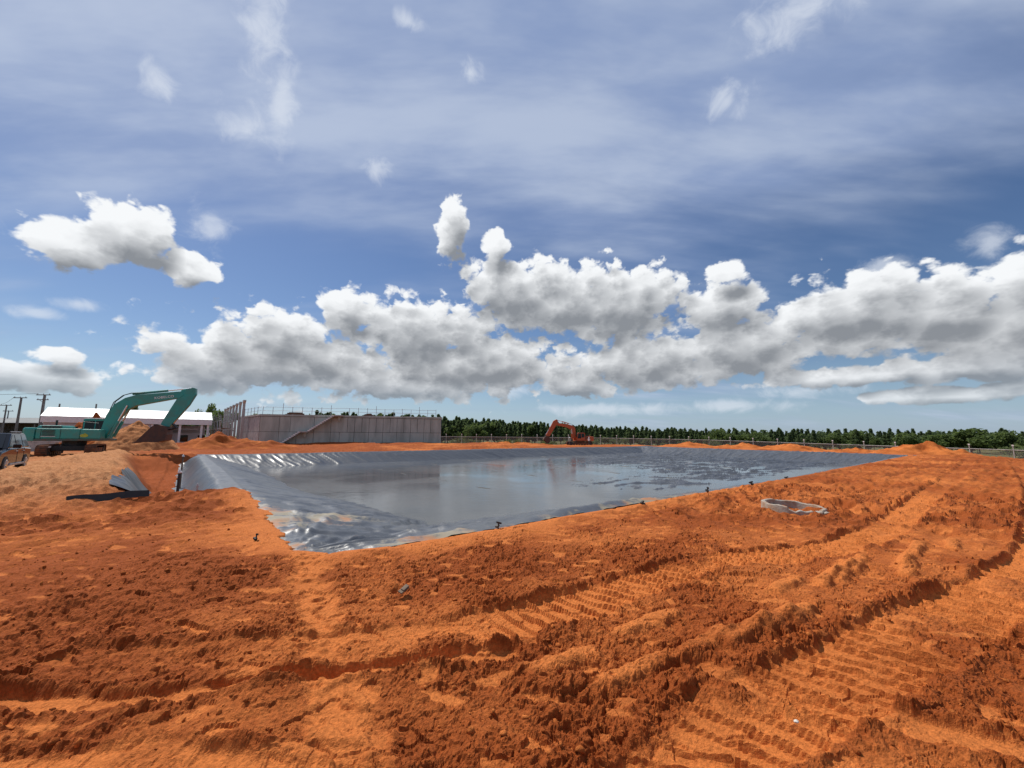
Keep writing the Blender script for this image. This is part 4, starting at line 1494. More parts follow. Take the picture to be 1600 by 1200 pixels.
# ------------------------------------------------------------------ excavators
def build_excavator(loc, rz, label, paint, pose, group='excavators', under_rot=0.0, body_x=(-2.75, 2.15), text=None, zf=1.22, zt=2.25,
                    cab=None, track_len=5.0, gauge=2.6, hoodz=2.5):
    root = thing('excavator', loc, rz, label, 'excavator', group)
    # crawlers
    for sgn in (-1, 1):
        L, H_, W_ = track_len, 0.86, 0.62
        hr = H_ / 2
        loop = []
        ns = 26
        for k in range(ns):
            loop.append((-L / 2 + hr + (L - 2 * hr) * k / ns, H_))
        for k in range(9):
            a = R(90) - math.pi * k / 9
            loop.append((L / 2 - hr + hr * math.cos(a), hr + hr * math.sin(a)))
        for k in range(ns):
            loop.append((L / 2 - hr - (L - 2 * hr) * k / ns, 0))
        for k in range(9):
            a = R(-90) - math.pi * k / 9
            loop.append((-L / 2 + hr + hr * math.cos(a), hr + hr * math.sin(a)))
        q = MB()
        m = Matrix.Rotation(under_rot, 4, 'Z')
        nn = len(loop)
        for k in range(nn):
            (xa, za), (xb, zb) = loop[k], loop[(k + 1) % nn]
            mx, mz = (xa + xb) / 2, (za + zb) / 2
            ang = math.atan2(zb - za, xb - xa)
            ln = math.hypot(xb - xa, zb - za)
            c = m @ Vector((mx, sgn * gauge / 2, mz))
            q.box(c, (ln * 0.92, W_, 0.07), rz=under_rot, ry=-ang)
            nx, nz = -math.sin(ang), math.cos(ang)
            c2 = m @ Vector((mx + nx * 0.05, sgn * gauge / 2, mz + nz * 0.05))
            q.box(c2, (0.03, W_, 0.05), rz=under_rot, ry=-ang)
        t = q.build('track', 'track', root)
        q = MB()
        q.box(m @ Vector((0, sgn * gauge / 2, hr)), (L - 2 * hr, W_ * 0.55, H_ * 0.5), rz=under_rot)
        q.build('track_frame', 'track', t)
        for k in range(8):
            xx = -L / 2 + hr + (L - 2 * hr) * k / 7
            big = k in (0, 7)
            q = MB()
            rr_ = hr * 0.82 if big else 0.15
            zz = hr if big else 0.19
            q.cyl(m @ Vector((xx, sgn * (gauge / 2 - W_ * .36), zz)), m @ Vector((xx, sgn * (gauge / 2 + W_ * .36), zz)), rr_, n=14)
            q.build('sprocket' if big else 'roller', 'dark', t)
    q = MB()
    q.box((0, 0, 0.62), (1.9, gauge - 0.4, 0.42), rz=under_rot)
    q.build('undercarriage', 'dark', root, bevel=0.05)
    q = MB()
    q.cyl((0, 0, 0.8), (0, 0, zf + 0.03), 0.72, n=20)
    q.build('slewing_ring', 'dark', root)
    xa, xb = body_x
    # house: deck, counterweight, engine hood, tool box
    q = MB()
    q.box(((xa + xb) / 2 + 0.25, 0, zf + 0.07), (xb - xa - 0.5, 2.7, 0.16))
    q.build('deck', 'teal_dirty' if paint == 'teal' else paint, root, bevel=0.03)
    q = MB()
    nseg = 8
    vs = []
    rad = 1.36
    outl = [(xa + 0.95, 1.40), (xa + 0.35, 1.38)]
    outl += [(xa + 0.35 - 0.35 * math.sin(R(a)), 1.38 * (1 - (1 - math.cos(R(a))) * 0.9)) for a in (20, 40, 60, 80)]
    outl = outl + [(p[0], -p[1]) for p in reversed(outl)]
    n = len(outl)
    vs = [(x_, y_, zf - 0.02) for x_, y_ in outl] + [(x_, y_, zt - 0.14) for x_, y_ in outl] + [((x_ - xa - .6) * .90 + xa + .6, y_ * 0.94, zt) for x_, y_ in outl]
    fs = [tuple(range(n)), tuple(range(3 * n - 1, 2 * n - 1, -1))]
    for r_ in range(2):
        fs += [(r_ * n + i, r_ * n + n + i, r_ * n + n + (i + 1) % n, r_ * n + (i + 1) % n) for i in range(n)]
    q.add(vs, fs)
    q.build('counterweight', paint, root, bevel=0.03)
    q = MB()
    q.box(((xa + 0.97 + xb - 1.3) / 2, 0, (zf + .15 + zt - 0.06) / 2), (xb - 1.3 - xa - 0.97, 2.66, zt - 0.06 - zf - .15))
    body = q.build('body', paint, root, bevel=0.06)
    q = MB()
    q.box((xb - 0.65, -0.95, (zf + .15 + zt - .10) / 2), (1.28, 0.75, zt - .10 - zf - .15))
    q.build('tool_box', paint, root, bevel=0.06)
    q = MB()
    q.box((xa + 1.55, 0.0, zt + (hoodz - zt) / 2 - 0.06), (1.5, 2.0, hoodz - zt), taper=0.88)
    q.build('engine_hood', paint, root, bevel=0.06)
    q = MB()
    q.box((xa + 1.75, -1.025, zt + 0.07), (1.2, 0.05, 0.14))
    q.box((xa + 1.75, 1.025, zt + 0.07), (1.2, 0.05, 0.14))
    q.build('hood_grille', 'dark', root)
    for s in (-1, 1):
        q = MB()
        for j in range(5):
            q.box((xa + 1.75, s * 1.338, zf + 0.42 + 0.10 * j), (0.75, 0.03, 0.05))
        q.build('vent', 'dark', root)
        q = MB()
        q.box((xa + 1.30, s * 1.336, (zf + zt) / 2), (0.025, 0.02, zt - zf - 0.25))
        q.box((xa + 2.45, s * 1.336, (zf + zt) / 2), (0.025, 0.02, zt - zf - 0.25))
        q.build('panel_gap', 'dark', root)
        q = MB()
        q.box((xa + 1.75, s * 1.345, zf + 0.34), (0.85, 0.02, 0.035))
        q.build('trim_strip', 'white' if paint == 'teal' else 'dark', root)
    q = MB()
    q.cyl((xa + 1.2, 0.55, hoodz - .1), (xa + 1.2, 0.55, hoodz + 0.4), 0.07, n=10)
    q.build('exhaust', 'dark', root)
    # cab on the left side
    cx0, cx1, cz1 = cab
    q = MB()
    poly = [(cx0, zf + .16), (cx1, zf + .16), (cx1 + .02, zf + .7), (cx1 - 0.18, cz1 - 0.05), (cx1 - 0.35, cz1), (cx0 + 0.06, cz1), (cx0, cz1 - .08)]
    q.prism(poly, 0.42, 1.36)
    cabo = q.build('cab', paint, root, bevel=0.04)
    for s, yy in ((-1, 0.405), (1, 1.362)):
        q = MB()
        y0, y1 = yy, yy + 0.015
        mid = (cx0 + cx1) / 2 - 0.05
        zb = zf + 0.75
        q.prism([(cx0 + 0.12, zb), (mid - .04, zb), (mid - .04, cz1 - .16), (cx0 + 0.14, cz1 - .16)], y0, y1)
        q.build('window', 'glass', cabo)
        q = MB()
        q.prism([(mid + .04, zb - .2), (cx1 - 0.08, zb - .2), (cx1 - 0.24, cz1 - .16), (mid + .04, cz1 - .16)], y0, y1)
        q.build('window', 'glass', cabo)
    q = MB()
    q.add([(cx1 + .035, 0.5, zf + .72), (cx1 + .035, 1.28, zf + .72), (cx1 - 0.160, 1.28, cz1 - 0.1), (cx1 - 0.160, 0.5, cz1 - 0.1),
           (cx1 + .02, 0.5, zf + .72), (cx1 + .02, 1.28, zf + .72), (cx1 - 0.18, 1.28, cz1 - 0.1), (cx1 - 0.18, 0.5, cz1 - 0.1)],
          [(0, 1, 2, 3), (7, 6, 5, 4), (0, 4, 5, 1), (1, 5, 6, 2), (2, 6, 7, 3), (3, 7, 4, 0)])
    q.build('windscreen', 'glass', cabo)
    q = MB()
    q.box(((cx0 + cx1) / 2 - .12, 0.89, cz1 + 0.03), (cx1 - cx0 - 0.4, 0.98, 0.06))
    q.build('cab_roof', 'white' if paint == 'teal' else 'dark', cabo, bevel=0.02)
    # handrail
    q = MB()
    q.tube([(xb - 1.2, -1.28, zt - .1), (xb - 1.2, -1.28, zt + .5), (xb - 0.25, -1.28, zt + .4), (xb - 0.1, -1.28, zt - .1)], 0.022, 5)
    q.build('handrail', 'dark', root)
    # boom, arm, bucket
    bw = 0.30
    b = MB()
    b.prism(pose['boom'], -bw + .05, bw - .05)
    boom = b.build('boom', paint, root, bevel=0.03)
    b = MB()
    b.prism(pose['arm'], -0.22, 0.22)
    b.build('arm', paint, root, bevel=0.03)
    bk = pose['bucket']
    b = MB()
    b.prism(bk, -0.68, -0.63)
    b.prism(bk, 0.63, 0.68)
    op = pose.get('bucket_open', 0)      # the edge (k, k+1) that is the mouth
    nb = len(bk)
    cxm = sum(p[0] for p in bk) / nb
    czm = sum(p[1] for p in bk) / nb
    for k in range(nb):
        if k == op:
            continue
        p_, q_ = bk[k], bk[(k + 1) % nb]
        def inw(p):
            d = Vector((cxm - p[0], czm - p[1]))
            d.normalize()
            return (p[0] + d.x * 0.05, p[1] + d.y * 0.05)
        b.prism([p_, q_, inw(q_), inw(p_)], -0.63, 0.63)
    bucket = b.build('bucket', 'bucket', root)
    tp, td = pose['teeth']
    for k in range(5):
        yy = -0.55 + 0.275 * k
        q = MB()
        q.cyl((tp[0], yy, tp[1]), (tp[0] + td[0], yy, tp[1] + td[1]), 0.06, 0.02, n=5)
        q.build('tooth', 'bucket', bucket)
    for (p_, q_, f, y_, rr_) in pose['cylinders']:
        for ys in ((-y_, y_) if y_ else (0,)):
            A_, B_ = Vector((p_[0], ys, p_[1])), Vector((q_[0], ys, q_[1]))
            Mi = A_.lerp(B_, f)
            c = MB()
            c.cyl(A_, Mi, rr_, n=10)
            co = c.build('cylinder', paint if paint != 'teal' else 'teal', root)
            c = MB()
            c.cyl(Mi, B_, rr_ * 0.6, n=10)
            c.build('piston_rod', 'chrome', co)
    for hs in pose['hoses']:
        c = MB()
        c.tube([(p_[0], p_[2], p_[1]) for p_ in hs], 0.032, 5)
        c.build('hose', 'rubber', root)
    c = MB()
    lk = pose['link']
    c.tube([(lk[0][0], -.15, lk[0][1]), (lk[1][0], -.15, lk[1][1]), (lk[2][0], -.15, lk[2][1])], 0.07, 6)
    c.tube([(lk[0][0], .15, lk[0][1]), (lk[1][0], .15, lk[1][1]), (lk[2][0], .15, lk[2][1])], 0.07, 6)
    c.build('bucket_link', 'dark', root)
    if text:
        cu = bpy.data.curves.new('lettering', 'FONT')
        cu.body = text['body']
        cu.size = text['size']
        cu.extrude = 0.004
        cu.offset = 0.003
        cu.space_character = 1.08
        to = bpy.data.objects.new('tmp', cu)
        COL.objects.link(to)
        bpy.context.view_layer.update()
        me = bpy.data.meshes.new_from_object(to.evaluated_get(bpy.context.evaluated_depsgraph_get()))
        bpy.data.objects.remove(to)
        me.materials.clear()
        me.materials.append(M['letter'])
        lo = bpy.data.objects.new('lettering', me)
        link(lo, boom)
        lo.location = (text['p'][0], -bw + .05 - 0.012, text['p'][1])
        lo.rotation_euler = (R(90), -text['a'], 0)
        q = MB()
        pts = [(xb - 1.0 + 0.26 * math.cos(R(a)), zf + 0.42 + 0.13 * math.sin(R(a))) for a in range(0, 360, 24)]
        q.prism(pts, -1.352, -1.342)
        q.prism([(xb - 1.06, zf + .50), (xb - 0.82, zf + .52), (xb - .98, zf + .62)], -1.352, -1.342)
        q.build('emblem', 'yellow', root)
    return root


TEAL_POSE = dict(
    boom=[(1.62, 1.75), (1.66, 2.25), (1.86, 3.38), (2.28, 4.30), (2.95, 4.88), (3.66, 5.17), (6.9, 5.66), (7.02, 5.30), (6.75, 5.0), (6.47, 4.97), (3.75, 4.24), (3.24, 3.86), (2.66, 3.0), (2.12, 1.75)],
    arm=[(6.80, 5.74), (7.62, 6.02), (7.86, 5.95), (7.90, 5.40), (7.48, 4.42), (6.26, 2.46), (5.86, 2.40), (5.60, 2.70), (6.48, 4.80)],
    bucket=[(6.14, 2.46), (6.26, 1.75), (6.20, 1.25), (5.55, 1.08), (4.90, 1.12), (4.12, 1.06), (5.16, 2.45), (5.60, 2.62)],
    bucket_open=5, teeth=((4.15, 1.10), (-0.24, -0.07)),
    cylinders=[((2.30, 1.55), (3.22, 4.22), 0.50, 0.36, 0.11), ((3.35, 5.26), (7.55, 5.96), 0.58, 0.0, 0.11), ((7.25, 4.35), (6.42, 2.72), 0.62, 0.0, 0.09)],
    hoses=[[(1.75, 2.9, -.12), (2.2, 4.5, -.12), (2.75, 5.1, -.12), (3.3, 5.33, -.12), (4.2, 5.4, -.1)], [(1.75, 2.9, .12), (2.2, 4.55, .12), (2.75, 5.15, .12), (3.3, 5.36, .12), (4.2, 5.42, .1)]],
    link=[(6.42, 2.72), (6.75, 2.35), (6.2, 2.2)])
ex1 = (-36.2, 33.5)
build_excavator((ex1[0], ex1[1], ground_z(*ex1) - 0.02), R(22), 'large teal excavator with raised boom standing beside the ditch', 'teal', TEAL_POSE, under_rot=R(-43 - 22 - 9),
                text=dict(body='KOBELCO', size=0.29, p=(4.98, 4.84), a=R(10)), cab=(0.15, 1.85, 3.05))

ORANGE_POSE = dict(
    boom=[(0.85, 1.5), (0.80, 2.64), (0.90, 3.73), (1.31, 4.22), (2.53, 4.55), (4.9, 4.85), (4.85, 4.3), (2.6, 3.85), (1.55, 3.2), (1.35, 1.5)],
    arm=[(4.60, 4.75), (4.73, 5.50), (5.05, 5.6), (5.65, 5.25), (7.36, 2.05), (6.95, 1.80), (6.5, 1.95), (5.05, 4.3)],
    bucket=[(6.62, 1.85), (6.50, 1.0), (6.66, 0.50), (7.09, 0.45), (7.95, 1.2), (7.70, 1.75), (7.3, 1.95)],
    bucket_open=3, teeth=((7.15, 0.5), (-0.1, -0.22)),
    cylinders=[((1.5, 1.4), (1.75, 3.6), 0.5, 0.36, 0.10), ((2.2, 4.7), (4.85, 5.45), 0.6, 0.0, 0.10), ((5.6, 5.0), (7.35, 2.3), 0.6, 0.0, 0.09)],
    hoses=[[(0.9, 3.2, -.12), (1.0, 4.2, -.12), (1.6, 4.6, -.12), (2.3, 4.75, -.12)]],
    link=[(7.35, 2.3), (7.6, 1.9), (7.1, 1.7)])
ex2 = (14.7, 88.0)
build_excavator((ex2[0], ex2[1], 0.0), R(180 + 4), 'smaller orange excavator with lowered arm working beyond the pond', 'orange', ORANGE_POSE, under_rot=R(2),
                body_x=(-3.05, 1.1), zf=0.95, zt=1.95, cab=(-0.95, 0.75, 2.72), hoodz=2.15)


# ------------------------------------------------------------------ parked car
def build_car():
    fwd = Vector((0.64, -0.77, 0))
    cx, cy = -21.2, 16.3
    g = ground_z(cx, cy) - 0.03
    root = thing('parked_car', (cx, cy, g), math.atan2(fwd.y, fwd.x), 'dark sport utility car parked at the left edge of the site', 'car')
    root.scale = (0.93, 0.93, 0.90)
    hw = 0.92
    q = MB()
    prof = [(-2.25, 0.45), (-2.32, 0.75), (-2.28, 1.05), (-1.2, 1.10), (0.9, 1.08), (1.25, 1.05), (2.0, 0.95), (2.25, 0.80), (2.32, 0.45), (2.2, 0.30), (-2.1, 0.30)]
    q.prism(prof, -hw, hw)
    q.build('body', 'car', root, bevel=0.08, seg=3)
    # cabin
    q = MB()
    lo = [(-2.12, 1.08), (1.15, 1.06)]
    vs = [(-2.18, -hw + .04, 1.06), (1.22, -hw + .04, 1.04), (1.22, hw - .04, 1.04), (-2.18, hw - .04, 1.06),
          (-1.85, -hw + .20, 1.74), (0.25, -hw + .20, 1.74), (0.25, hw - .20, 1.74), (-1.85, hw - .20, 1.74)]
    q.add(vs, [(3, 2, 1, 0), (4, 5, 6, 7), (0, 1, 5, 4), (1, 2, 6, 5), (2, 3, 7, 6), (3, 0, 4, 7)])
    q.build('cabin', 'car', root, bevel=0.06)
    for s in (-1, 1):
        for (a0, a1, b0, b1) in ((-2.0, -1.15, -1.72, -1.12), (-1.05, -0.15, -1.02, -0.15), (-0.05, 0.95, -0.05, 0.15)):
            q = MB()
            f0, f1 = 0.08, 0.88
            def pt(xl, f):
                y = s * ((hw - .04) + (-.16) * f + 0.008)
                return (xl, y, 1.06 + 0.68 * f)
            vs = [pt(a0, f0), pt(a1, f0), pt(b1, f1), pt(b0, f1)]
            vs = vs + [(v[0], v[1] - s * 0.02, v[2]) for v in vs]
            fs = [(0, 1, 2, 3), (7, 6, 5, 4), (0, 4, 5, 1), (1, 5, 6, 2), (2, 6, 7, 3), (3, 7, 4, 0)]
            q.add(vs, fs if s < 0 else [tuple(reversed(f)) for f in fs])
            q.build('window', 'glass', root)
        q = MB()
        q.box((0.72, s * (hw + .13), 1.16), (0.14, 0.24, 0.17))
        q.build('mirror', 'car', root, bevel=0.03)
        q = MB()
        q.box((0.1, s * (hw + .02), 0.36), (2.1, 0.14, 0.08))
        q.build('side_step', 'steel', root)
        q = MB()
        q.box((-2.20, s * (hw - .16), 0.92), (0.22, 0.26, 0.30))
        q.build('tail_light', M['dark'], root, bevel=0.02)
        q = MB()
        q.box((2.12, s * (hw - .22), 0.80), (0.30, 0.36, 0.16))
        q.build('headlight', 'steel', root, bevel=0.02)
        for xw in (-1.42, 1.42):
            q = MB()
            q.cyl((xw, s * (hw - .22), 0.37), (xw, s * (hw + .03), 0.37), 0.37, n=24)
            wobj = q.build('wheel', 'rubber', root, bevel=0.03)
            q = MB()
            q.cyl((xw, s * (hw + .02), 0.37), (xw, s * (hw + .045), 0.37), 0.235, n=18)
            q.build('rim', 'steel', wobj)
            q = MB()
            for k in range(5):
                a = 2 * math.pi * k / 5
                q.box((xw + 0.12 * math.cos(a), s * (hw + .05), 0.37 + 0.12 * math.sin(a)), (0.20, 0.02, 0.05), ry=-a)
            q.build('spoke', 'chrome', wobj)
        q = MB()
        for k in range(1, 3):
            q.box((-1.1 + 1.0 * (k - 1) + .0, s * (hw + .002), 0.72), (0.012, 0.012, 0.62))
        q.build('door_gap', 'rubber', root)
        for xh in (-0.95, 0.1):
            q = MB()
            q.box((xh, s * (hw + .02), 0.93), (0.20, 0.03, 0.035))
            q.build('door_handle', 'steel', root)
        q = MB()
        q.tube([(-1.75, s * .62, 1.80), (-0.1, s * .62, 1.80)], 0.02, 5)
        q.build('roof_rail', 'steel', root)
    q = MB()
    q.add([(1.235, -.74, 1.10), (1.235, .74, 1.10), (0.32, .62, 1.72), (0.32, -.62, 1.72), (1.20, -.74, 1.08), (1.20, .74, 1.08), (0.28, .62, 1.70), (0.28, -.62, 1.70)],
          [(0, 1, 2, 3), (7, 6, 5, 4), (0, 4, 5, 1), (1, 5, 6, 2), (2, 6, 7, 3), (3, 7, 4, 0)])
    q.build('windscreen', 'glass', root)


build_car()


# ------------------------------------------------------------------ small things by the pond and the ditch
def stake(name, x, y, h, label, cap='white', r=0.045, group='stakes', mt='pole', lean=(0, 0)):
    g = ground_z(x, y)
    o = thing(name, (x, y, g - 0.1), 0, label, 'stake', group)
    q = MB()
    q.cyl((0, 0, 0), (lean[0], lean[1], h + .1), r, r * 0.9, n=8)
    q.build('rod', mt, o)
    q = MB()
    q.cyl((lean[0], lean[1], h + .085), (lean[0], lean[1], h + 0.15), r * 1.2, n=10)
    q.box((lean[0] + r * .6, lean[1], h + .11), (r * 2.2, r * 1.4, r * 1.2))
    q.cyl((lean[0], lean[1], h + 0.148), (lean[0], lean[1], h + 0.2), r * 0.9, r * .6, n=8)
    q.build('cap', cap, o, bevel=0.008)
    return o


stake('capped_stake', -9.55, 11.75, 0.72, 'black pipe stake with a white cap at the near end of the ditch', r=0.036, mt='rubber')
stake('capped_stake', -16.9, 20.9, 1.65, 'rusty pipe stake with a white cap farther along the ditch', r=0.04, mt='wood')
stake('capped_stake', -9.15, 11.95, 0.2, 'tiny grey peg beside the near capped stake', r=0.025, mt='steel', cap='steel')


def edge_peg(x, y, lab, h=0.17, s=1.0):
    g = ground_z(x, y)
    o = thing('edge_peg', (x, y, g - 0.05), random.uniform(0, 6), lab, 'peg', 'dark pegs holding the pond sheet')
    q = MB()
    q.cyl((0, 0, 0), (0.03 * s, 0.01, h + .05), 0.018 * s, n=7)
    q.build('rod', 'rubber', o)
    q = MB()
    q.box((0.03 * s, 0.0, h + .04), (0.14 * s, 0.05 * s, 0.045 * s), ry=0.3)
    q.box((0.0, 0.02, h * 0.55 + .04), (0.10 * s, 0.08 * s, 0.05 * s), ry=-0.4, rz=0.7)
    q.build('knot', 'rubber', o)


edge_peg(-4.12, 6.75, 'small dark twig-like peg in the bare soil left of the pond corner', 0.13, 0.55)
edge_peg(6.1, 12.75, 'dark peg on the near pond edge between the bend and the concrete ring', 0.17, 0.9)
edge_peg(3.3, 10.35, 'short dark peg on the near pond edge left of the concrete ring', 0.11, 0.9)
edge_peg(-0.25, 7.72, 'thin dark peg at the pond edge where the sheet rolls over', 0.13, 0.7)
edge_peg(8.8, 15.0, 'dark peg farthest along the near pond edge', 0.13, 1.0)
edge_peg(11.6, 17.2, 'faint dark peg on the pond edge behind the concrete ring', 0.11, 1.0)


def plank():
    x0, y0, x1, y1 = -10.15, 9.4, -9.35, 10.62
    cx, cy = (x0 + x1) / 2, (y0 + y1) / 2
    L = math.hypot(x1 - x0, y1 - y0)
    q = MB()
    n = 10
    vs = []
    for k in range(n + 1):
        f = k / n - .5
        bow = 0.02 * math.cos(f * 3)
        z = 0.012 * math.sin(k * 1.1)
        vs += [(f * L, bow - .02, z), (f * L, bow + .02, z), (f * L, bow + .035, 0.17 + z), (f * L, bow - .005, 0.17 + z)]
    fs = [(0, 3, 2, 1), tuple(4 * n + i for i in (0, 1, 2, 3))]
    for k in range(n):
        for i in range(4):
            a, b = 4 * k + i, 4 * k + (i + 1) % 4
            fs.append((a, b, b + 4, a + 4))
    q.add(vs, fs)
    o = q.build('rubber_strip', 'rubber')
    o.location = (cx, cy, ground_z(cx, cy) + 0.02)
    o.rotation_euler = (R(-12), 0, math.atan2(y1 - y0, x1 - x0))
    tag(o, 'long flat black strip standing on edge in the soil before the sandy bank', 'strip')


plank()


def concrete_ring():
    cx, cy = 6.85, 10.05
    g = ground_z(cx, cy)
    rr = 0.66
    n = 96
    q = MB()
    vs, fs = [], []
    rnd = random.Random(9)
    for k in range(n):
        a = 2 * math.pi * k / n
        ch = 0.012 * math.sin(7 * a + 1) + rnd.uniform(-.006, .006)
        br = 0.0
        if -2.35 < (a if a < math.pi else a - 2 * math.pi) < -1.15:      # broken lip at the front
            br = 0.055 + 0.02 * math.sin(a * 17)
        ca, sa = math.cos(a), math.sin(a)
        for (r_, z_) in ((rr - .085, -0.4), (rr - .085, 0.155 + ch - br), (rr - .07, 0.17 + ch - br), (rr - .015, 0.17 + ch - br), (rr, 0.155 + ch - br), (rr, -0.4)):
            vs.append((r_ * ca, r_ * sa, z_))
    for k in range(n):
        b = ((k + 1) % n) * 6
        for i in range(5):
            fs.append((k * 6 + i, k * 6 + i + 1, b + i + 1, b + i))
    q.add(vs, fs)
    o = q.build('concrete_ring', 'ring')
    o.location = (cx, cy, g - 0.03)
    o.rotation_euler = (R(2), R(3.5), R(0))
    tag(o, 'round pale concrete manhole ring half buried in the red soil', 'concrete ring')
    # rubble on its broken lip
    for k, (dx, dy, s, lab) in enumerate([(0.10, -0.70, 0.09, 'dark lump of rubble on the broken front lip of the concrete ring'), (0.32, -0.66, 0.06, 'small pale lump of rubble at the right front of the concrete ring')]):
        rock(cx + dx, cy + dy, s, lab, 'ring', g + 0.04)


def rock(x, y, s, lab, mt, z=None, name='rubble_lump', cat='rubble'):
    import bmesh
    bm = bmesh.new()
    bmesh.ops.create_icosphere(bm, subdivisions=2, radius=s)
    rnd = random.Random(int(x * 100) + 5)
    for v in bm.verts:
        v.co = v.co * rnd.uniform(0.75, 1.15)
        v.co.z *= 0.7
    me = bpy.data.meshes.new(name)
    bm.to_mesh(me)
    bm.free()
    me.materials.append(M[mt])
    o = link(bpy.data.objects.new(name, me))
    o.location = (x, y, (ground_z(x, y) + 0.3 * s) if z is None else z)
    tag(o, lab, cat)


concrete_ring()
rock(1.72, 2.65, 0.014, 'tiny white pebble in the tracked soil at lower right', 'stone', name='pebble', cat='pebble')


def broken_board():
    q = MB()
    q.box((0, 0, 0), (0.11, 0.06, 0.016))
    q.box((0.02, 0.0, 0.013), (0.08, 0.05, 0.011), rz=0.1)
    o = q.build('board_piece', 'wood', bevel=0.004)
    o.location = (-1.17, 4.62, ground_z(-1.17, 4.62) + 0.05)
    o.rotation_euler = (0.25, -0.35, 0.9)
    tag(o, 'small dark piece of broken board lying in the soil below the pond corner', 'board')


broken_board()


# ------------------------------------------------------------------ people by the orange excavator
def person(x, y, z, rz, label, h=1.68, shirt='shirt'):
    root = thing('person', (x, y, z), rz, label, 'person', 'people by the orange excavator')
    k = h / 1.7
    V = [(0, 0, .95), (0, 0, 1.15), (0, 0, 1.38), (0, 0, 1.50), (0, 0.01, 1.60),
         (-.17, 0, 1.40), (-.25, 0.02, 1.15), (-.22, 0.14, .95), (.17, 0, 1.40), (.25, .02, 1.15), (.22, .14, .95),
         (-.10, 0, .90), (-.11, .03, .50), (-.12, 0, .08), (-.12, .12, .04), (.10, 0, .90), (.12, .02, .50), (.13, 0, .08), (.13, .12, .04)]
    E = [(0, 1), (1, 2), (2, 3), (3, 4), (2, 5), (5, 6), (6, 7), (2, 8), (8, 9), (9, 10), (0, 11), (11, 12), (12, 13), (13, 14), (0, 15), (15, 16), (16, 17), (17, 18)]
    rad = [.14, .13, .15, .06, .10, .07, .05, .04, .07, .05, .04, .10, .07, .05, .045, .10, .07, .05, .045]
    me = bpy.data.meshes.new('body')
    me.from_pydata([(a * k, b * k, c_ * k) for a, b, c_ in V], E, [])
    o = bpy.data.objects.new('body', me)
    link(o, root)
    md = o.modifiers.new('skin', 'SKIN')
    for i, sv in enumerate(me.skin_vertices[0].data):
        sv.radius = (rad[i] * k, rad[i] * k * 0.85)
        sv.use_root = i == 0
    o.modifiers.new('sub', 'SUBSURF').levels = 1
    o.modifiers['sub'].render_levels = 1
    m = bpy.data.materials.new('person_cloth')
    m.use_nodes = True
    g = NT(m.node_tree)
    b = m.node_tree.nodes['Principled BSDF']
    b.inputs['Roughness'].default_value = 0.85
    s = g.n('ShaderNodeSeparateXYZ')
    g.put(s.inputs[0], g.n('ShaderNodeTexCoord').outputs['Object'])
    f1 = g.m('GREATER_THAN', s.outputs[2], 0.93 * k)
    f2 = g.m('GREATER_THAN', s.outputs[2], 1.46 * k)
    cc = g.mix(f1, rgb(0.04, 0.045, 0.06), rgb(*( (0.72, 0.72, 0.70) if shirt == 'shirt' else (0.35, 0.42, 0.36))))
    cc = g.mix(f2, cc, rgb(0.30, 0.17, 0.11))
    g.put(b.inputs['Base Color'], cc)
    me.materials.append(m)
    q = MB()
    q.cyl((0, 0.01, 1.62 * k), (0, 0.01, 1.68 * k), 0.125 * k, 0.12 * k, n=14)
    q.cyl((0, 0.01, 1.679 * k), (0, 0.01, 1.76 * k), 0.12 * k, 0.06 * k, n=14)
    q.cyl((0, 0.03, 1.615 * k), (0, 0.03, 1.635 * k), 0.17 * k, 0.165 * k, n=14)
    q.build('hard_hat', 'white', root)


person(10.9, 76.0, ground_z(10.9, 76.0), R(160), 'worker in a white hat standing left of the orange excavator tracks', 1.66, 'grey')
person(16.2, 84.6, ground_z(16.2, 84.6) - .02, R(190), 'worker in white shirt and hat in front of the orange excavator body', 1.62)


# ------------------------------------------------------------------ fence
def build_fence():
    pts = [(-46, 109), (-13, 105), (22, 100), (43, 88), (61, 70), (69.4, 56), (79, 39), (88, 22)]
    rz_ = [1.8, 1.75, 1.62, 1.30, 0.62, 0.28, 0.1, 0.0]
    root = thing('site_fence', (0, 0, 0), 0, 'long chain link fence with white tipped posts along the far side of the site', 'fence')
    P_, Z_ = [], []
    for (a, b, za, zb) in zip(pts[:-1], pts[1:], rz_[:-1], rz_[1:]):
        L = math.hypot(b[0] - a[0], b[1] - a[1])
        n = max(1, round(L / 4.1))
        for k in range(n):
            f = k / n
            P_.append((a[0] + (b[0] - a[0]) * f, a[1] + (b[1] - a[1]) * f))
            Z_.append(za + (zb - za) * f)
    P_.append(pts[-1])
    Z_.append(rz_[-1])
    for k, ((x, y), z) in enumerate(zip(P_, Z_)):
        g = ground_z(x, y) - 0.1
        q = MB()
        q.box((x, y, (g + z + .55) / 2), (0.10, 0.10, z + .55 - g), rz=0.5)
        po = q.build('post', 'concrete_light', root)
        q = MB()
        q.box((x, y, z + 0.63), (0.19, 0.19, 0.18), rz=0.5)
        q.build('post_cap', 'white', po)
        if k + 1 < len(P_):
            x1, y1 = P_[k + 1]
            z1 = Z_[k + 1]
            q = MB()
            q.cyl((x, y, z), (x1, y1, z1), 0.06, n=6)
            q.build('rail', 'concrete_light', root)
            g1 = ground_z(x1, y1) - 0.1
            L = math.hypot(x1 - x, y1 - y)
            me = bpy.data.meshes.new('mesh_panel')
            zb = g - z
            me.from_pydata([(0, 0, zb), (L, 0, g1 - z), (L, 0, z1 - z), (0, 0, 0)], [], [(0, 1, 2, 3)])
            me.materials.append(M['chain'])
            o = link(bpy.data.objects.new('mesh_panel', me), root)
            o.location = (x, y, z)
            o.rotation_euler = (0, 0, math.atan2(y1 - y, x1 - x))


build_fence()


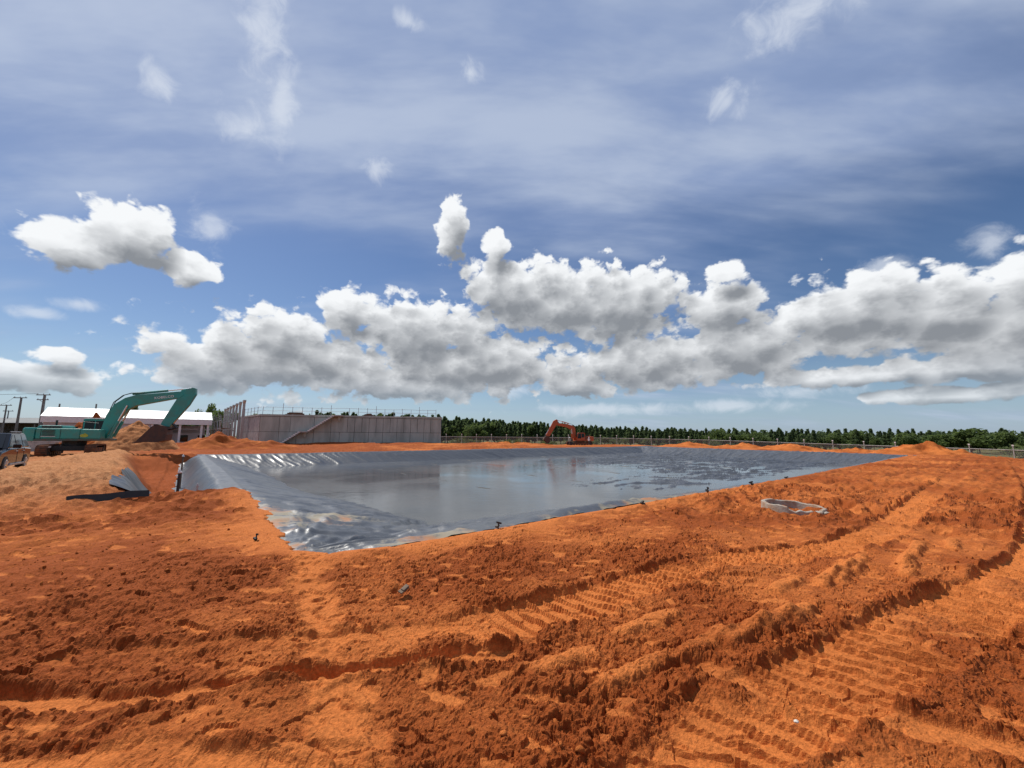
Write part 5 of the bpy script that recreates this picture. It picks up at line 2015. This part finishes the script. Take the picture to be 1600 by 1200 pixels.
# ------------------------------------------------------------------ trees
def crown_arrays(kind, h, wd, seed, n):
    rg = np.random.default_rng(seed)
    if kind == 'pine':
        f = rg.random(n) ** 0.85
        zz = h * (0.16 + 0.84 * f)
        tier = 0.75 + 0.25 * np.sin(f * 30 + seed)
        rad = wd * 0.5 * np.clip((1.02 - f), 0, 1) ** 0.62 * tier * np.where(f < 0.12, 0.7, 1)
    else:
        nb = 9
        bc = np.stack([rg.normal(0, wd * 0.20, nb), rg.normal(0, wd * 0.20, nb), h * (0.35 + 0.5 * rg.random(nb))], -1)
        br = wd * (0.16 + 0.14 * rg.random(nb))
        k = rg.integers(0, nb, n)
        d = rg.normal(size=(n, 3))
        d /= np.linalg.norm(d, axis=1, keepdims=True)
        C = bc[k] + d * br[k][:, None] * (0.55 + 0.5 * rg.random(n))[:, None]
        C[:, 2] = np.clip(C[:, 2], 0.05 * h, None)
        return C
    th = rg.random(n) * 2 * np.pi
    lob = 0.72 + 0.28 * np.sin(th * 3 + f * 9 + seed) * rg.random(n)
    rr = rad * lob * np.sqrt(rg.random(n) * 0.75 + 0.25)
    return np.stack([rr * np.cos(th), rr * np.sin(th), zz], -1)


def leaf_mesh(C, size, seed):
    rg = np.random.default_rng(seed + 99)
    n = len(C)
    a = rg.normal(size=(n, 3))
    a /= np.linalg.norm(a, axis=1, keepdims=True)
    b = np.cross(a, rg.normal(size=(n, 3)))
    b /= np.linalg.norm(b, axis=1, keepdims=True)
    s = size * (0.6 + 0.8 * rg.random((n, 1)))
    V = np.stack([C - a * s, C + b * s * 0.6, C + a * s, C - b * s * 0.6], 1).reshape(-1, 3)
    F = np.arange(4 * n).reshape(n, 4)
    return V, F


def np_mesh(name, V, F, m):
    me = bpy.data.meshes.new(name)
    k = F.shape[1]
    me.vertices.add(len(V))
    me.vertices.foreach_set('co', V.astype(np.float32).reshape(-1))
    me.loops.add(F.size)
    me.loops.foreach_set('vertex_index', F.astype(np.int32).reshape(-1))
    me.polygons.add(len(F))
    me.polygons.foreach_set('loop_start', np.arange(0, F.size, k, dtype=np.int32))
    me.update(calc_edges=True)
    me.materials.append(M[m])
    return me


def trunk_mesh(h, r, seed, limbs=5):
    rnd = random.Random(seed)
    q = MB()
    q.cyl((0, 0, 0), (0.1 * rnd.uniform(-1, 1), 0.1 * rnd.uniform(-1, 1), h * 0.55), r, r * 0.6, n=6)
    q.cyl((0.0, 0.0, h * 0.54), (0, 0, h * 0.92), r * 0.6, r * 0.15, n=5)
    for k in range(limbs):
        a = rnd.uniform(0, 6.28)
        z0 = h * rnd.uniform(0.25, 0.7)
        q.cyl((0, 0, z0), (math.cos(a) * h * .16, math.sin(a) * h * .16, z0 + h * .10), r * .35, r * .12, n=4)
    me = bpy.data.meshes.new('trunk')
    me.from_pydata(q.v, [], q.f)
    me.materials.append(M['bark'])
    return me


VARS = {}
for kind, mt, num in (('pine', 'leaf_pine', 6), ('round', 'leaf_round', 4), ('bush', 'leaf_pale', 3)):
    VARS[kind] = []
    for k in range(num):
        h, wd = {'pine': (7.0, 2.9), 'round': (6.0, 5.2), 'bush': (2.2, 2.8)}[kind]
        C = crown_arrays('pine' if kind == 'pine' else 'round', h, wd, 10 * k + len(kind), {'pine': 1000, 'round': 1500, 'bush': 300}[kind])
        V, F = leaf_mesh(C, {'pine': 0.25, 'round': 0.25, 'bush': 0.20}[kind], k)
        VARS[kind].append((np_mesh('crown', V, F, mt), trunk_mesh(h, 0.13 if kind != 'bush' else 0.04, k), h))


def tree(x, y, h, kind, label, group, seed, wide=1.0, gz=None):
    cm, tm, h0 = VARS[kind][seed % len(VARS[kind])]
    g = ground_z(x, y) - 0.1 if gz is None else gz
    nm = {'pine': 'pine_tree', 'round': 'broadleaf_tree', 'bush': 'bush'}[kind]
    o = thing(nm, (x, y, g), (seed * 2.4) % 6.28, label, 'bush' if kind == 'bush' else 'tree', group)
    s = h / h0
    o.scale = (s * wide, s * wide, s)
    for nme, me in (('trunk', tm), ('crown', cm)):
        link(bpy.data.objects.new(nme, me), o)
    return o


def fence_y(x):
    return float(np.interp(x, [-200, -46, -13, 22, 43, 61, 69.4, 79, 88], [113, 109, 105, 100, 88, 70, 56, 39, 22]))


rt = random.Random(21)
# line of pines behind the fence, left to right along a curve outside it
cnt = 0
TL = [(-62, 128), (-30, 128), (-5, 132), (30, 138), (58, 122), (84, 98), (101, 78), (114, 58), (122, 36)]
TH = [9.2, 8.4, 7.4, 6.0, 5.4, 4.7, 4.7, 4.8, 5.0]
seg = [math.hypot(b[0] - a[0], b[1] - a[1]) for a, b in zip(TL[:-1], TL[1:])]
tot = sum(seg)
s_ = 0.0
while s_ < tot:
    q_ = s_
    for i, L_ in enumerate(seg):
        if q_ <= L_:
            break
        q_ -= L_
    f = q_ / seg[i]
    x = TL[i][0] + (TL[i + 1][0] - TL[i][0]) * f
    y = TL[i][1] + (TL[i + 1][1] - TL[i][1]) * f
    hh = TH[i] + (TH[i + 1] - TH[i]) * f
    x += rt.uniform(-1, 1)
    y += rt.uniform(-2.0, 2.0)
    right = s_ / tot > 0.5
    kd = 'round' if rt.random() < (0.35 if right else 0.08) else 'pine'
    tree(x, y, hh * rt.choice([rt.uniform(0.6, 0.85), rt.uniform(0.85, 1.0), rt.uniform(0.95, 1.18)]), kd, 'dark green pine in the long tree line beyond the fence' if kd == 'pine' else 'rounded broadleaf tree standing among the pines beyond the fence',
         'pines of the tree line' if kd == 'pine' else 'broadleaf trees of the tree line', cnt, rt.uniform(1.0, 1.5))
    cnt += 1
    s_ += rt.uniform(0.9, 1.6)


# the wood behind that line reads as one mass
def wood_mass():
    Vs, Fs = [], []
    b = 0
    rg = random.Random(4)
    base = [(crown_arrays('pine', 7.0, 3.6, 50 + k, 330), k) for k in range(5)] + [(crown_arrays('round', 6.5, 5.5, 70 + k, 360), k) for k in range(3)]
    lm = [leaf_mesh(C, 0.44, k) for C, k in base]
    s = 0.0
    for i, L_ in enumerate(seg):
        n = int(L_ / 0.42)
        for k in range(n):
            f = k / n
            x = TL[i][0] + (TL[i + 1][0] - TL[i][0]) * f
            y = TL[i][1] + (TL[i + 1][1] - TL[i][1]) * f
            d = rg.uniform(3, 30)
            r = math.hypot(x, y)
            x2, y2 = x * (1 + d / r), y * (1 + d / r)
            hh = (TH[i] + (TH[i + 1] - TH[i]) * f) * (0.95 + d / 30 * 0.22) * rg.uniform(0.82, 1.10)
            V, F = lm[rg.randrange(8)] if i > 3 else lm[rg.randrange(5)]
            a = rg.uniform(0, 6.28)
            sc = hh / 7.0
            ca, sa = math.cos(a) * sc, math.sin(a) * sc
            gz = -0.5 - 0.7 * float(smooth(np.array(x2 + .2 * y2), 50, 82))
            W = np.stack([V[:, 0] * ca - V[:, 1] * sa + x2, V[:, 0] * sa + V[:, 1] * ca + y2, V[:, 2] * sc + gz], -1)
            Vs.append(W)
            Fs.append(F + b)
            b += len(W)
    me = np_mesh('far_wood', np.concatenate(Vs), np.concatenate(Fs), 'leaf_pine')
    o = link(bpy.data.objects.new('far_wood', me))
    tag(o, 'dense dark green wood massed behind the tree line', 'wood', kind='stuff')


wood_mass()
# single plants that stand out
tree(-11.8, 109, 4.7, 'round', 'dark dense tree standing alone before the pines right of the tank', None, 1, 0.62)
tree(23.8, 104, 3.0, 'round', 'rounded bush-like tree just right of the orange excavator beyond the fence', None, 2, 0.9)
tree(-32.5, 98, 7.2, 'round', 'tree crown rising above the tank rim at the stair head', None, 3, 0.5)
tree(-49.5, 100, 7.6, 'round', 'tree crown above the tank rim near its left corner', None, 0, 0.9)
tree(-25.0, 95, 6.4, 'round', 'small tree crown above the tank rim right of the stair head', None, 2, 0.45)
for k, (x, y, h) in enumerate([(-60.5, 84, 7.2), (-56, 88, 6.6), (-65, 88, 7.6), (-52.5, 92, 6.4), (-69, 94, 7.4), (-47.5, 78, 5.8), (-62, 76.5, 6.2)]):
    tree(x, y, h, 'round', 'dark tree in the clump between the white shed and the columns', 'clump behind the columns', k, 0.9)
for k, (x, y, h) in enumerate([(-86.5, 92, 9.0), (-71.7, 92, 8.8), (-68.5, 91, 8.6)]):
    tree(x, y, h, 'round', ['small dark tree crown above the white roof behind the boom', 'small tree crown above the right part of the white roof', 'tree crown at the right end of the white roof'][k], None, k + 1, 0.5)
bx = random.Random(8)
nb = 0
for k in range(46):
    x = bx.uniform(-24, 92)
    y = fence_y(x) + bx.uniform(3, 14)
    tree(x, y, bx.uniform(0.9, 2.2), 'bush', 'low pale green bush in the scrub behind the fence', 'scrub bushes behind the fence', k, bx.uniform(0.9, 1.3))
for k in range(9):
    x = bx.uniform(-11, 14)
    y = bx.uniform(93, 103)
    tree(x, y, bx.uniform(0.6, 1.2), 'bush', 'low pale green bush between the tank and the orange excavator', 'bushes before the fence', k, bx.uniform(0.9, 1.2))
